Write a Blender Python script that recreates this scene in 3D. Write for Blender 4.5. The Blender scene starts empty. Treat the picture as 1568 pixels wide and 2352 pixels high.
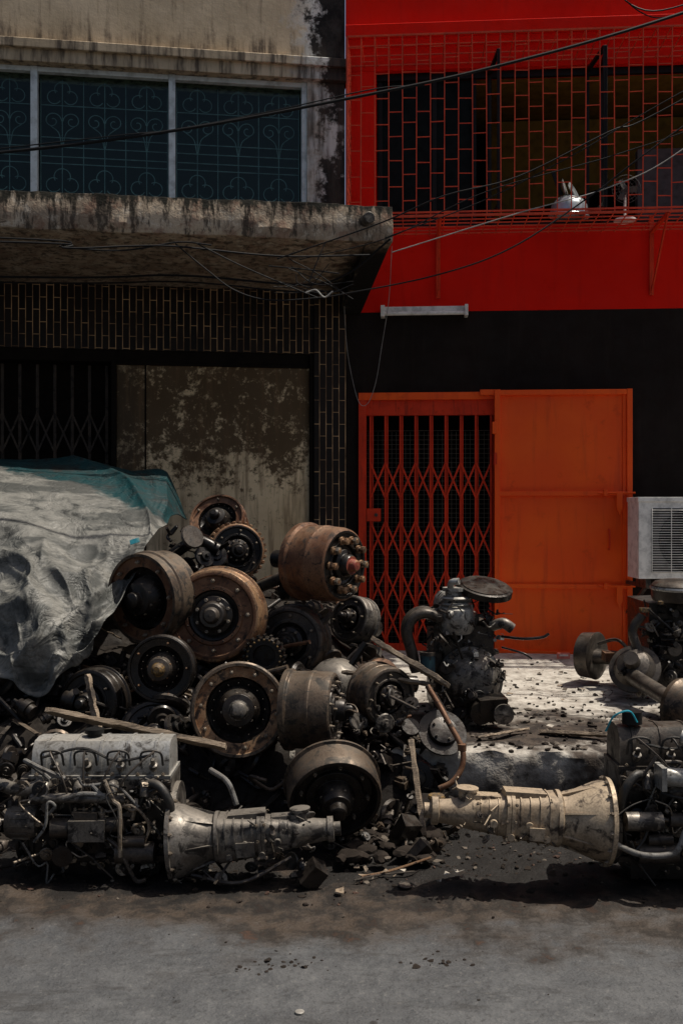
import bpy, math, random
from mathutils import Vector, Matrix, noise as mn
R=random.Random(7)
scene=bpy.context.scene
V=Vector
# ------------------------------------------------------------------ materials
class G:
    def __init__(s,name):
        s.mat=bpy.data.materials.new(name); s.mat.use_nodes=True
        s.t=s.mat.node_tree; s.t.nodes.clear()
        o=s.n('ShaderNodeOutputMaterial'); s.p=s.n('ShaderNodeBsdfPrincipled')
        s.t.links.new(s.p.outputs[0],o.inputs[0]); s.out=o
        s.co=s.n('ShaderNodeTexCoord').outputs['Object']
        sp=s.n('ShaderNodeSeparateXYZ'); s.t.links.new(s.co,sp.inputs[0])
        s.x,s.y,s.z=sp.outputs
    def n(s,t): return s.t.nodes.new(t)
    def set(s,i,v):
        if isinstance(v,bpy.types.NodeSocket): s.t.links.new(v,i)
        else:
            if isinstance(v,tuple) and len(v)==3 and i.type=='RGBA': v=v+(1,)
            i.default_value=v
    def noise(s,scale,detail=6,rough=.6,vec=None,dist=0):
        n=s.n('ShaderNodeTexNoise'); s.set(n.inputs['Vector'],vec or s.co)
        n.inputs['Scale'].default_value=scale; n.inputs['Detail'].default_value=min(detail,4.5)
        n.inputs['Roughness'].default_value=rough; n.inputs['Distortion'].default_value=dist
        return n.outputs[0]
    def map(s,scale=(1,1,1),loc=(0,0,0)):
        n=s.n('ShaderNodeMapping'); s.set(n.inputs[0],s.co)
        n.inputs['Scale'].default_value=scale; n.inputs['Location'].default_value=loc
        return n.outputs[0]
    def mr(s,v,a,b,c=0.,d=1.):
        n=s.n('ShaderNodeMapRange'); n.interpolation_type='SMOOTHSTEP'
        s.set(n.inputs[0],v)
        for k,q in zip((1,2,3,4),(a,b,c,d)): n.inputs[k].default_value=q
        return n.outputs[0]
    def mix(s,f,a,b,blend='MIX'):
        n=s.n('ShaderNodeMix'); n.data_type='RGBA'; n.blend_type=blend
        s.set(n.inputs[0],f); s.set(n.inputs[6],a); s.set(n.inputs[7],b)
        return n.outputs[2]
    def math(s,op,a,b=0.):
        n=s.n('ShaderNodeMath'); n.operation=op; s.set(n.inputs[0],a); s.set(n.inputs[1],b)
        return n.outputs[0]
    def vor(s,scale,feature='F1',vec=None):
        n=s.n('ShaderNodeTexVoronoi'); n.feature=feature; s.set(n.inputs['Vector'],vec or s.co)
        n.inputs['Scale'].default_value=scale; return n.outputs[0]
    def bump(s,h,strength=.5,dist=.01,prev=None):
        n=s.n('ShaderNodeBump'); n.inputs['Strength'].default_value=strength
        n.inputs['Distance'].default_value=dist; s.set(n.inputs['Height'],h)
        if prev: s.set(n.inputs['Normal'],prev)
        s.set(s.p.inputs['Normal'],n.outputs[0]); return n.outputs[0]
    def up(s):
        g=s.n('ShaderNodeNewGeometry'); sp=s.n('ShaderNodeSeparateXYZ'); s.t.links.new(g.outputs['Normal'],sp.inputs[0]); return sp.outputs[2]
    def col(s,c): s.set(s.p.inputs['Base Color'],c)
    def rough(s,r): s.set(s.p.inputs['Roughness'],r)
    def metal(s,m): s.set(s.p.inputs['Metallic'],m)
    def spec(s,v): s.p.inputs['Specular IOR Level'].default_value=v

def metal(name,base,alt,dirt,rough=(.35,.7),met=.5,sc=7,dlo=.5,dhi=.66,bump=.4,dust=.25,dc=(.15,.125,.10),spec=.4):
    g=G(name)
    a=g.noise(sc,5,.65); b=g.noise(sc*2.6,5,.7,dist=.6); f=g.noise(sc*20,2,.6)
    c=g.mix(g.mr(a,.38,.62),base,alt)
    d=g.mr(b,dlo,dhi)
    c=g.mix(d,c,dirt)
    c=g.mix(.4,c,g.mix(g.mr(f,.3,.7),(.45,.43,.4),(1.3,1.3,1.3)),'MULTIPLY')
    dd=g.math('MULTIPLY',g.math('MULTIPLY',g.mr(g.up(),.35,.95),g.mr(a,.35,.6)),dust)
    c=g.mix(dd,c,dc)
    g.col(c); g.rough(g.math('ADD',g.mr(b,.3,.7,rough[0],rough[1]),g.math('MULTIPLY',dd,.3))); g.metal(g.mr(b,.4,.65,met,met*.3)); g.spec(spec)
    h=g.mix(.5,f,b)
    g.bump(h,bump,.003)
    return g.mat
soil=metal('oily_soil',(.008,.006,.005),(.014,.011,.009),(.004,.003,.0025),(.5,.9),0,9,bump=1.,dust=.08,spec=.15)
oil=metal('oily_iron',(.011,.009,.008),(.024,.019,.016),(.0045,.004,.0035),(.20,.5),.4,dust=.2)
iron=metal('cast_iron',(.046,.038,.032),(.08,.066,.054),(.011,.009,.008),(.3,.6),.5,dust=.3)
greyal=metal('aluminium_dusty',(.38,.375,.355),(.25,.24,.22),(.035,.03,.026),(.28,.5),.5,5,.50,.64,.2,dust=.45,dc=(.48,.45,.40))
alu2=metal('aluminium_dull',(.19,.172,.15),(.10,.088,.076),(.016,.013,.011),(.33,.6),.5,6,.46,.60,.3,dust=.4,dc=(.32,.285,.24))
tanal=metal('aluminium_sandy',(.40,.315,.22),(.25,.19,.13),(.045,.031,.022),(.45,.7),.3,6,.48,.64,.3,dust=.45,dc=(.46,.37,.27))
rust=metal('rust_brown',(.10,.042,.020),(.17,.085,.045),(.020,.012,.009),(.42,.8),.35,8,dust=.25,dc=(.22,.155,.10))
rustl=metal('rust_pale',(.30,.18,.10),(.17,.08,.038),(.036,.021,.013),(.33,.6),.5,8,.47,.62,dust=.35,dc=(.42,.30,.19))
drumgrey=metal('drum_grey',(.135,.10,.072),(.075,.052,.036),(.016,.013,.010),(.33,.62),.5,7,.45,.61,dust=.4,dc=(.22,.175,.13))
bolt=metal('bolt_steel',(.28,.235,.185),(.18,.14,.10),(.045,.035,.026),(.3,.55),.6,30)
rubber=metal('rubber_hose',(.014,.014,.014),(.026,.025,.023),(.035,.03,.026),(.35,.6),0,15,dust=.3)
greyhose=metal('grey_hose',(.15,.148,.14),(.10,.095,.09),(.025,.023,.02),(.5,.7),0,10)
yel=metal('yellow_paint',(.22,.13,.035),(.14,.085,.03),(.04,.028,.018),(.5,.7),.1,26,.44,.56)
redp=metal('red_hub_paint',(.24,.045,.03),(.18,.04,.028),(.22,.14,.055),(.5,.7),.1,14)
tealp=metal('teal_paint',(.02,.07,.085),(.02,.05,.07),(.02,.02,.02),(.5,.7),.1,14)
blue=metal('blue_wire',(.02,.3,.4),(.02,.3,.4),(.02,.2,.3),(.4,.5),0)
cyanl=metal('cyan_label',(.02,.20,.26),(.02,.15,.2),(.15,.3,.3),(.4,.5),0)
def mk_wood():
    g=G('weathered_wood'); n1=g.noise(5,6,.6,vec=g.map((3,30,60))); n2=g.noise(9,4)
    c=g.mix(g.mr(n1,.35,.65),(.36,.28,.20),(.14,.10,.065)); c=g.mix(g.mr(n2,.5,.7),c,(.04,.03,.023))
    g.col(c); g.rough(.8); g.bump(n1,.8,.004); return g.mat
wood=mk_wood()
def mk_asphalt():
    g=G('asphalt'); n1=g.noise(1.3,8,.65); n2=g.noise(7,8,.7); n3=g.noise(110,3,.7); n4=g.noise(.8,5,.7)
    c=g.mix(g.mr(n2,.35,.7),(.066,.068,.071),(.102,.103,.105))
    c=g.mix(g.mr(n4,.44,.60,0,.7),c,(.056,.057,.060))
    n5=g.noise(38,3,.75); c=g.mix(g.mr(n5,.52,.66,0,.45),c,(.032,.031,.031)); c=g.mix(g.mr(n5,.42,.32,0,.35),c,(.17,.165,.155))
    vs=g.vor(150); c=g.mix(g.mr(vs,.0,.16,.5,0.),c,(.2,.19,.18))
    st=g.noise(2.6,5,.8,vec=g.map((.6,2,1),(3,1,0))); c=g.mix(g.mr(st,.52,.64,0,.6),c,(.034,.032,.031))
    sp=g.vor(9); c=g.mix(g.math('MULTIPLY',g.mr(sp,.08,.16,1,0),g.mr(n1,.5,.6)),c,(.025,.023,.022))
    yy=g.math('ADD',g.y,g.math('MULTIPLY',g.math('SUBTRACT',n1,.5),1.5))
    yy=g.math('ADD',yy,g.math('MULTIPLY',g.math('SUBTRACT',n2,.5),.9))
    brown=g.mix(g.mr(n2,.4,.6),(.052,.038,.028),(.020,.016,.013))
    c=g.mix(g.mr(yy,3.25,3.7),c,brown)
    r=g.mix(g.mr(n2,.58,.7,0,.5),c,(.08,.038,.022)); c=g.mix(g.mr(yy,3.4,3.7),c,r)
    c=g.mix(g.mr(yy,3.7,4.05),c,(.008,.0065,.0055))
    g.col(c); g.rough(g.mr(n2,.3,.7,.55,.9)); g.spec(.3); b=g.bump(n3,.9,.005); g.bump(n2,.7,.03,b)
    return g.mat
def mk_concrete_platform():
    g=G('stained_concrete'); n1=g.noise(2.2,9,.7); n2=g.noise(11,8,.7); n3=g.noise(60,4,.7)
    c=g.mix(g.mr(n2,.35,.65),(.48,.45,.40),(.28,.25,.215))
    yy=g.math('ADD',g.y,g.math('MULTIPLY',g.math('SUBTRACT',n1,.5),3.2))
    so=g.mix(g.mr(n2,.4,.62),(.055,.041,.031),(.016,.012,.010))
    front=g.mr(yy,5.6,6.5,1,0)
    edge=g.math('ADD',g.y,g.math('MULTIPLY',g.math('SUBTRACT',n2,.5),.5))
    eg=g.mr(edge,5.0,5.16,1,0)
    front=g.math('MULTIPLY',front,g.math('SUBTRACT',1.,g.math('MULTIPLY',g.math('MULTIPLY',eg,g.mr(n1,.36,.52)),.85)))
    c=g.mix(front,c,so)
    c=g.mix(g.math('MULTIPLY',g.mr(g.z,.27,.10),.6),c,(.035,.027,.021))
    c=g.mix(g.mr(n2,.58,.68,0,.8),c,(.03,.025,.02))
    g.col(c); g.rough(.85); g.spec(.3); b=g.bump(n2,.8,.02); g.bump(n3,.5,.004,b); return g.mat
def mk_cream():
    g=G('cream_plaster'); n1=g.noise(1.6,8,.65); n2=g.noise(7,9,.7); n3=g.noise(70,4); st=g.noise(5,8,.65,vec=g.map((3,3,.35)))
    c=g.mix(g.mr(n1,.35,.65),(.66,.53,.37),(.50,.395,.265))
    c=g.mix(g.mr(st,.5,.72,0,.6),c,(.22,.165,.11))
    w=g.math('ADD',g.x,g.math('MULTIPLY',g.math('SUBTRACT',n1,.5),.75))
    w=g.math('ADD',w,g.math('MULTIPLY',g.math('SUBTRACT',n2,.5),.75))
    pale=g.mix(g.mr(n2,.4,.6),(.76,.77,.74),(.54,.49,.42))
    c=g.mix(g.mr(w,-.48,-.32,0,.9),c,pale)
    up=g.mr(g.z,5.2,5.6,0,.22); lo=g.mr(g.z,4.55,4.15,0,.12)
    mould=g.mr(g.math('ADD',g.math('ADD',w,up),lo),-.14,-.03)
    c=g.mix(mould,c,g.mix(g.mr(n2,.4,.7),(.010,.010,.010),(.045,.04,.036)))
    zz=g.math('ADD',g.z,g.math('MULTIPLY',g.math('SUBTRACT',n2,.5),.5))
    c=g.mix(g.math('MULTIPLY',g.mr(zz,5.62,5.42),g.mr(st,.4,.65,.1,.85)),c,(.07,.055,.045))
    g.col(c); g.rough(.88); g.spec(.2); b=g.bump(n2,.35,.01); g.bump(n3,.3,.003,b); return g.mat
def mk_ledge():
    g=G('weathered_ledge'); n1=g.noise(2.4,9,.7); n2=g.noise(9,9,.7); st=g.noise(6,8,.7,vec=g.map((3,3,.5))); n3=g.noise(60,4)
    c=g.mix(g.mr(n1,.38,.62),(.48,.39,.29),(.27,.21,.155))
    c=g.mix(g.mr(n2,.5,.62,0,.5),c,(.17,.07,.045))
    c=g.mix(g.mr(n2,.35,.45,.5,0),c,(.6,.54,.45))
    c=g.mix(g.mr(st,.48,.62,0,.85),c,(.045,.036,.029))
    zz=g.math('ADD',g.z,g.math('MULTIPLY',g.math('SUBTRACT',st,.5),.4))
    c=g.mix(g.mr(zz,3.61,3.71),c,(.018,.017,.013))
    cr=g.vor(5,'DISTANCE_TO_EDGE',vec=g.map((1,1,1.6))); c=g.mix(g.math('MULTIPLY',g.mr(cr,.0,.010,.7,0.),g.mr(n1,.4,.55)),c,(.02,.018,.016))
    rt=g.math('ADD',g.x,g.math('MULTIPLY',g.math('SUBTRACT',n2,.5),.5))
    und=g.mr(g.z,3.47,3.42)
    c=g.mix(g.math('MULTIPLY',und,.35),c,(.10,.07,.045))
    c=g.mix(g.math('MULTIPLY',g.mr(rt,-.25,.0),und),c,(.010,.009,.008))  # underside and haunch go near black towards the right end
    g.col(c); g.rough(.9); g.spec(.15); b=g.bump(n2,.7,.02); g.bump(n3,.4,.004,b); return g.mat
def mk_paint(name,a,b,dirt,rough=.55,amt=.5,sc=2.,spec=.3):
    g=G(name); n1=g.noise(sc,7,.6); n2=g.noise(sc*5,9,.7); n3=g.noise(90,4,.6); st=g.noise(sc*3,7,.6,vec=g.map((3,3,.3)))
    c=g.mix(g.mr(n1,.35,.65),a,b); c=g.mix(g.mr(st,.5,.75,0,amt),c,dirt); c=g.mix(g.mr(n2,.58,.75,0,amt),c,dirt)
    g.col(c); g.spec(spec); g.rough(g.mr(n2,.3,.7,rough-.1,rough+.15)); bb=g.bump(n2,.2,.008); g.bump(n3,.25,.002,bb); return g.mat
def mk_tile():
    g=G('brown_tile'); cb=g.n('ShaderNodeCombineXYZ'); g.set(cb.inputs[0],g.z)
    g.set(cb.inputs[1],g.math('ADD',g.x,g.y))
    b=g.n('ShaderNodeTexBrick'); g.set(b.inputs['Vector'],cb.outputs[0])
    b.inputs['Scale'].default_value=1; b.inputs['Brick Width'].default_value=.205; b.inputs['Row Height'].default_value=.056
    b.inputs['Mortar Size'].default_value=.0036; b.inputs['Mortar Smooth'].default_value=.15; b.inputs['Bias'].default_value=0
    b.inputs['Color1'].default_value=(.018,.010,.006,1); b.inputs['Color2'].default_value=(.006,.004,.003,1)
    n=g.noise(3,6); n2=g.noise(25,5)
    g.set(b.inputs['Mortar'],g.mix(g.mr(n,.35,.62),(.60,.39,.21),(.17,.105,.06)))
    c=g.mix(g.mr(n2,.5,.8,0,.3),b.outputs[0],(.03,.02,.013))
    g.col(c); g.spec(.2); g.rough(g.mr(b.outputs[1],0,1,.45,.9)); bb=g.bump(g.math('SUBTRACT',1.,b.outputs[1]),.8,.004); g.bump(n2,.2,.003,bb)
    return g.mat
def mk_board():
    g=G('mouldy_board'); n1=g.noise(1.5,8,.7); n2=g.noise(5,10,.75,dist=.5); n3=g.noise(22,6,.75)
    c=g.mix(g.mr(n1,.35,.65),(.80,.63,.40),(.62,.47,.28))
    zz=g.math('ADD',g.z,g.math('MULTIPLY',g.math('SUBTRACT',n1,.5),1.2))
    m=g.mr(zz,1.4,2.2,.04,1.)
    sp=g.math('ADD',g.math('MULTIPLY',n2,.55),g.math('MULTIPLY',n3,.55))
    thr=g.math('SUBTRACT',g.math('ADD',sp,g.math('MULTIPLY',m,.21)),.605)
    c=g.mix(g.mr(thr,.0,.14,0,.92),c,(.06,.034,.016))
    vw=g.mr(g.x,-1.80,-1.62,.6,0.); c=g.mix(vw,c,(.06,.045,.03))
    st=g.noise(6,5,.6,vec=g.map((3,3,.25))); c=g.mix(g.mr(st,.48,.66,0,.6),c,(.16,.10,.055))
    g.col(c); g.rough(.8); g.spec(.15); g.bump(n3,.3,.004); return g.mat
def mk_tarp():
    g=G('tarpaulin'); n1=g.noise(1.7,8,.65); n2=g.noise(6,9,.75,dist=.5); n3=g.noise(45,6,.7); st=g.noise(4,7,.65,vec=g.map((.5,1.5,1.5)))
    c=g.mix(g.mr(n2,.38,.62),(.185,.18,.163),(.095,.095,.087))
    c=g.mix(g.mr(st,.44,.58,0,.8),c,(.040,.043,.041))
    w=g.math('ADD',g.y,g.math('MULTIPLY',g.math('SUBTRACT',n1,.5),.8)); w=g.math('ADD',w,g.math('MULTIPLY',g.x,.42))
    c=g.mix(g.mr(w,5.78,5.86),c,g.mix(g.mr(n2,.4,.65),(.004,.035,.040),(.008,.017,.018)))
    c=g.mix(g.mr(n2,.56,.66,0,.8),c,(.016,.017,.016))
    c=g.mix(g.mr(n3,.55,.7,0,.4),c,(.03,.03,.028))
    cr=g.noise(3.4,4,.6,dist=1.2); cr=g.math('ABSOLUTE',g.math('SUBTRACT',cr,.5))
    g.col(c); g.spec(.3); g.rough(g.mr(n2,.3,.7,.45,.65)); b=g.bump(g.mr(cr,0,.06),.30,.02); b=g.bump(n2,.35,.02,b); g.bump(n3,.5,.005,b); return g.mat
def mk_plain(name,c,rough=.6,met=0,spec=.4):
    g=G(name); n=g.noise(12,6,.65); n2=g.noise(60,4)
    d=tuple(q*.6 for q in c); g.col(g.mix(g.mr(n,.4,.7),c,d)); g.rough(rough); g.metal(met); g.spec(spec); g.bump(n2,.15,.002); return g.mat
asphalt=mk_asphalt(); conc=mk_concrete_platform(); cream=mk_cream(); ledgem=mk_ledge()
redwall=mk_paint('red_wall_paint',(.76,.012,.003),(.66,.010,.003),(.42,.009,.004),.75,.3,1.2,.12)
blackwall=mk_paint('black_wall_paint',(.011,.0075,.006),(.016,.011,.009),(.024,.017,.014),.8,.5,1.2,.15)
reddoor=mk_paint('red_door_paint',(.90,.105,.004),(.84,.080,.004),(.50,.04,.006),.5,.45,1.6,.3)
redbar=mk_paint('red_bar_paint',(.72,.085,.035),(.55,.06,.03),(.22,.05,.03),.6,.5,4,.2)
redgate=mk_paint('red_gate_paint',(.68,.045,.012),(.55,.035,.010),(.16,.02,.01),.6,.6,4,.2)
tile=mk_tile(); board=mk_board(); tarpm=mk_tarp()
frame=mk_plain('window_frame_grey',(.62,.68,.70),.6); darkglass=mk_plain('dark_room',(.010,.014,.015),.8,0,.05)
grm=mk_plain('grille_iron',(.42,.47,.46),.7,0,.2); black=mk_plain('black_frame',(.008,.008,.008),.5,0,.2)
cable=mk_plain('cable_black',(.008,.008,.009),.6,0,.2); cablew=mk_plain('cable_grey',(.3,.29,.27),.5)
white=mk_plain('white_enamel',(.80,.78,.74),.4); silver=mk_plain('silver_pan',(.45,.50,.52),.35,.7)
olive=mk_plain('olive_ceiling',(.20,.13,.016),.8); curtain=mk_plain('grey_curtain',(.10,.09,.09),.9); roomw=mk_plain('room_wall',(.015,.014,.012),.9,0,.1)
darkgate=metal('dark_gate',(.06,.042,.028),(.035,.025,.019),(.010,.008,.007),(.6,.8),.1,5)
lintel=mk_plain('dark_lintel',(.012,.009,.007),.85,0,.1)
acg=mk_plain('ac_cavity',(.09,.085,.08),.7)
meshm=mk_plain('mesh_wire',(.16,.14,.11),.6)
roofm=mk_plain('roof_grey',(.2,.19,.18),.9)
def mk_glass():
    g=G('window_glass'); m=g.n('ShaderNodeMixShader'); t=g.n('ShaderNodeBsdfTransparent'); gl=g.n('ShaderNodeBsdfGlossy')
    t.inputs[0].default_value=(.68,.80,.80,1); gl.inputs[0].default_value=(.5,.56,.54,1); gl.inputs['Roughness'].default_value=.12
    m.inputs[0].default_value=.035
    g.t.links.new(t.outputs[0],m.inputs[1]); g.t.links.new(gl.outputs[0],m.inputs[2]); g.t.links.new(m.outputs[0],g.out.inputs[0]); return g.mat
glass=mk_glass()
# ------------------------------------------------------------------ mesh builder
def basis(a):
    a=V(a).normalized(); u=V((0,0,1)) if abs(a.z)<.9 else V((1,0,0))
    x=u.cross(a).normalized(); y=a.cross(x).normalized(); return x,y,a
def catmull(P,n):
    P=[V(p) for p in P]
    if len(P)<3: return P
    Q=[P[0]*2-P[1]]+P+[P[-1]*2-P[-2]]; out=[]
    for i in range(1,len(Q)-2):
        a,b,c,d=Q[i-1:i+3]
        for k in range(n):
            t=k/n; out.append(.5*((2*b)+(c-a)*t+(2*a-5*b+4*c-d)*t*t+(3*b-a-3*c+d)*t**3))
    out.append(P[-1]); return out
class B:
    def __init__(s,name,M=None):
        s.name=name; s.v=[]; s.f=[]; s.mi=[]; s.ms=[]; s.M=M or Matrix()
    def m(s,mat):
        if mat not in s.ms: s.ms.append(mat)
        return s.ms.index(mat)
    def add(s,vs,fs,mat):
        o=len(s.v); s.v+=[s.M@V(p) for p in vs]; k=s.m(mat)
        for f in fs: s.f.append([o+i for i in f]); s.mi.append(k)
    def box(s,c,sz,mat,rot=None,jit=0):
        c=V(c); h=V(sz)/2; vs=[]
        for x in(-1,1):
            for y in(-1,1):
                for z in(-1,1):
                    p=V((x*h.x,y*h.y,z*h.z))
                    if jit: p=V((p.x*(1+R.uniform(-jit,jit)),p.y*(1+R.uniform(-jit,jit)),p.z*(1+R.uniform(-jit,jit))))
                    if rot: p=rot@p
                    vs.append(c+p)
        s.add(vs,[(0,1,3,2),(4,6,7,5),(0,4,5,1),(2,3,7,6),(0,2,6,4),(1,5,7,3)],mat)
    def bx(s,x0,x1,y0,y1,z0,z1,mat): s.box(((x0+x1)/2,(y0+y1)/2,(z0+z1)/2),(x1-x0,y1-y0,z1-z0),mat)
    def beam(s,p0,p1,w,h,mat,up=(0,0,1)):
        p0=V(p0);p1=V(p1);a=(p1-p0);L=a.length;a.normalize(); u=V(up)
        if abs(a.dot(u))>.98: u=V((0,1,0))
        x=a.cross(u).normalized(); y=x.cross(a).normalized()
        rot=Matrix((x,y,a)).transposed(); s.box((p0+p1)/2,(w,h,L),mat,rot)
    def lathe(s,prof,o,axis,mat,seg=40):
        x,y,a=basis(axis); o=V(o); vs=[]
        n=len(prof)
        for p in prof:
            for k in range(seg):
                t=2*math.pi*k/seg; vs.append(o+a*p[0]+(x*math.cos(t)+y*math.sin(t))*max(p[1],1e-4))
        off=len(s.v); s.v+=[s.M@q for q in vs]
        for i in range(n-1):
            mm=s.m(prof[i+1][2] if len(prof[i+1])>2 else mat)
            for k in range(seg):
                k2=(k+1)%seg; s.f.append([off+i*seg+k,off+i*seg+k2,off+(i+1)*seg+k2,off+(i+1)*seg+k]); s.mi.append(mm)
    def cyl(s,p0,p1,r,mat,r1=None,seg=20):
        p0=V(p0);p1=V(p1);L=(p1-p0).length; r1=r if r1 is None else r1
        s.lathe([(0,0),(0,r),(L,r1),(L,0)],p0,p1-p0,mat,seg)
    def nut(s,c,axis,r,h,mat,stud=True):
        s.lathe([(0,r),(h,r),(h,0)],c,axis,mat,6)
        if stud: s.lathe([(0,r*.5),(h*1.6,r*.5),(h*1.6,0)],c,axis,mat,8)
    def tube(s,P,r,mat,seg=10,n=6,smooth=True):
        P=catmull(P,n) if smooth else [V(p) for p in P]
        x,y,a=basis(P[1]-P[0]); vs=[]; prev=a
        for i,p in enumerate(P):
            t=(P[min(i+1,len(P)-1)]-P[max(i-1,0)])
            if t.length<1e-7: t=prev
            t=t.normalized(); q=prev.rotation_difference(t); x=q@x; y=q@y; prev=t
            for k in range(seg):
                g=2*math.pi*k/seg; vs.append(p+(x*math.cos(g)+y*math.sin(g))*r)
        fs=[]
        for i in range(len(P)-1):
            for k in range(seg):
                k2=(k+1)%seg; fs.append((i*seg+k,i*seg+k2,(i+1)*seg+k2,(i+1)*seg+k))
        fs.append(tuple(range(seg))); fs.append(tuple((len(P)-1)*seg+k for k in range(seg)))
        s.add(vs,fs,mat)
    def prism(s,prof,x0,x1,mat):
        n=len(prof); vs=[(x0,p[0],p[1]) for p in prof]+[(x1,p[0],p[1]) for p in prof]
        fs=[(i,(i+1)%n,n+(i+1)%n,n+i) for i in range(n)]+[tuple(range(n)),tuple(range(n,2*n))]
        s.add(vs,fs,mat)
    def rock(s,c,r,mat,sq=.7,sub=1):
        import bmesh
        bm=bmesh.new(); bmesh.ops.create_icosphere(bm,subdivisions=sub,radius=1)
        sd=V((R.uniform(0,99),R.uniform(0,99),0)); q=Matrix.Rotation(R.uniform(0,6.3),3,'Z')@Matrix.Rotation(R.uniform(-.5,.5),3,'X')
        sc=V((R.uniform(.7,1.3),R.uniform(.7,1.3),R.uniform(.5,1)*sq))
        vs=[]
        for v in bm.verts:
            p=v.co*(1+.45*mn.noise(v.co*1.3+sd)); p=V((p.x*sc.x,p.y*sc.y,p.z*sc.z)); vs.append(V(c)+q@p*r)
        fs=[tuple(v.index for v in f.verts) for f in bm.faces]; bm.free(); s.add(vs,fs,mat)
    def done(s,parent=None,bevel=0,ang=35,smooth=True):
        me=bpy.data.meshes.new(s.name); me.from_pydata([tuple(p) for p in s.v],[],s.f)
        for m in s.ms: me.materials.append(m)
        me.polygons.foreach_set('material_index',s.mi); me.update()
        import bmesh
        bm=bmesh.new(); bm.from_mesh(me); bmesh.ops.recalc_face_normals(bm,faces=bm.faces); bm.to_mesh(me); bm.free()
        if smooth: me.shade_smooth(); me.set_sharp_from_angle(angle=math.radians(ang))
        ob=bpy.data.objects.new(s.name,me); scene.collection.objects.link(ob)
        if bevel:
            b=ob.modifiers.new('bevel','BEVEL'); b.width=bevel; b.segments=1 if len(s.v)>60000 else 2; b.limit_method='ANGLE'; b.angle_limit=math.radians(40)
        if parent: ob.parent=parent
        return ob
def empty(name,loc=(0,0,0),rz=0):
    e=bpy.data.objects.new(name,None); scene.collection.objects.link(e); e.location=loc; e.rotation_euler=(0,0,rz); e.empty_display_size=.2; return e
def sm(a,b,x):
    t=min(1,max(0,(x-a)/(b-a))); return t*t*(3-2*t)
# ------------------------------------------------------------------ ground
def grid(name,xs,ys,hf,mat):
    vs=[(x,y,hf(x,y)) for y in ys for x in xs]; n=len(xs)
    fs=[(j*n+i,j*n+i+1,(j+1)*n+i+1,(j+1)*n+i) for j in range(len(ys)-1) for i in range(n-1)]
    b=B(name); b.add(vs,fs,mat); return b
xs=[-300,-60,-15,-6]+[-4+.03*i for i in range(267)]+[6,15,60,300]
ys=[-300,-60,-10,0]+[1.5+.03*i for i in range(120)]+[6,9,20,300]
def hroad(x,y):
    if abs(x)>5 or y<1 or y>5.2: return 0
    p=V((x,y,0)); h=.008*mn.fractal(p*1.2,1,2,3)+.0025*mn.noise(p*9)
    f=sm(3.2,4.2,y+.4*mn.noise(p*1.1))
    return h+f*(.035*max(0,mn.fractal(p*3.5,.9,2,4))+.014*mn.noise(p*14)+.008*mn.noise(p*27))
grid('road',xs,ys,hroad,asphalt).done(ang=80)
xs=[-9,-6]+[-4+.04*i for i in range(201)]+[6,9]
b=B('pavement')
ysP=[4.95+.04*i for i in range(100)]
def edge(x): return .06*mn.noise(V((x*2.2,3,0)))+.035*mn.noise(V((x*9,1,0)))
def hpl(x,y): 
    p=V((x,y,5)); return .31+.012*mn.fractal(p*2.5,1,2,4)*(1 if y<7.5 else .3)+.012*mn.noise(p*12)*sm(6.6,5.2,y) -.04*max(0,mn.noise(V((x*4,0,0))))*sm(5.15,4.95,y)
vs=[];n=len(xs)
prof=[-.02,.04,.09,.14,.19,.24,.28]
for j,z in enumerate(prof):
    for x in xs: vs.append((x,4.95+edge(x)+.03*mn.noise(V((x*7,z*12,2)))+.015*mn.noise(V((x*18,z*25,2)))+(-.02 if j==0 else 0),z))
for y in ysP:
    for x in xs: vs.append((x,y+edge(x)*sm(5.4,4.95,y)+.012,hpl(x,y)))
fs=[(j*n+i,j*n+i+1,(j+1)*n+i+1,(j+1)*n+i) for j in range(len(prof)+len(ysP)-1) for i in range(n-1)]
b.add(vs,fs,conc); b.done(ang=60)
# ------------------------------------------------------------------ left building
LB=empty('concrete_shophouse',(0,8.6,0),math.radians(8.3))
b=B('upper_wall')
b.bx(-.30,.03,0,6,3.55,5.20,cream)
b.bx(-8,.03,0,6,5.36,6.5,cream)
b.bx(-8,.06,-.10,5.9,5.30,5.375,cream); b.bx(-8,.05,-.06,5.9,5.20,5.31,cream)
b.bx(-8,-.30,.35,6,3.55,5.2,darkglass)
b.bx(-8,.02,.02,6,3.38,3.7,cream)
b.bx(-8.05,.02,0,6.05,6.5,6.6,roofm)
b.done(LB,.006)
b=B('canopy_ledge')
nseg=160; U=[-8+8.17*i/nseg for i in range(nseg+1)]
def lp(u,v,z,k): return (u,v+.014*mn.noise(V((u*3,z*9,k)))+.007*mn.noise(V((u*14,z*9,k))),z+.012*mn.noise(V((u*4,v*4,k+3)))+.007*mn.noise(V((u*15,v*4,k+3))))
ring=[(-1.40,3.46),(-1.42,3.52),(-1.42,3.58),(-1.415,3.65),(-1.40,3.72),(-1.0,3.715),(0,3.72),(0,3.40),(-.3,3.405),(-.6,3.415),(-1.1,3.44)]
vs=[];
for u in U:
    for j,(v,z) in enumerate(ring): vs.append(lp(u,v,z,j*.7))
m=len(ring); fs=[]
for i in range(nseg):
    for j in range(m): fs.append((i*m+j,i*m+(j+1)%m,(i+1)*m+(j+1)%m,(i+1)*m+j))
fs.append(tuple(range(m))); fs.append(tuple(nseg*m+j for j in range(m)))
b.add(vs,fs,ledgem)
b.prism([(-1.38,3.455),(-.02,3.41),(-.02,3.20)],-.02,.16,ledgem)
b.cyl((-.05,-1.36,3.60),(-.02,-1.52,3.60),.042,alu2); b.lathe([(0,.036),(-.1,.03),(-.1,0)],(-.0195,-1.522,3.60),(.03,-.16,0),black)
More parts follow.
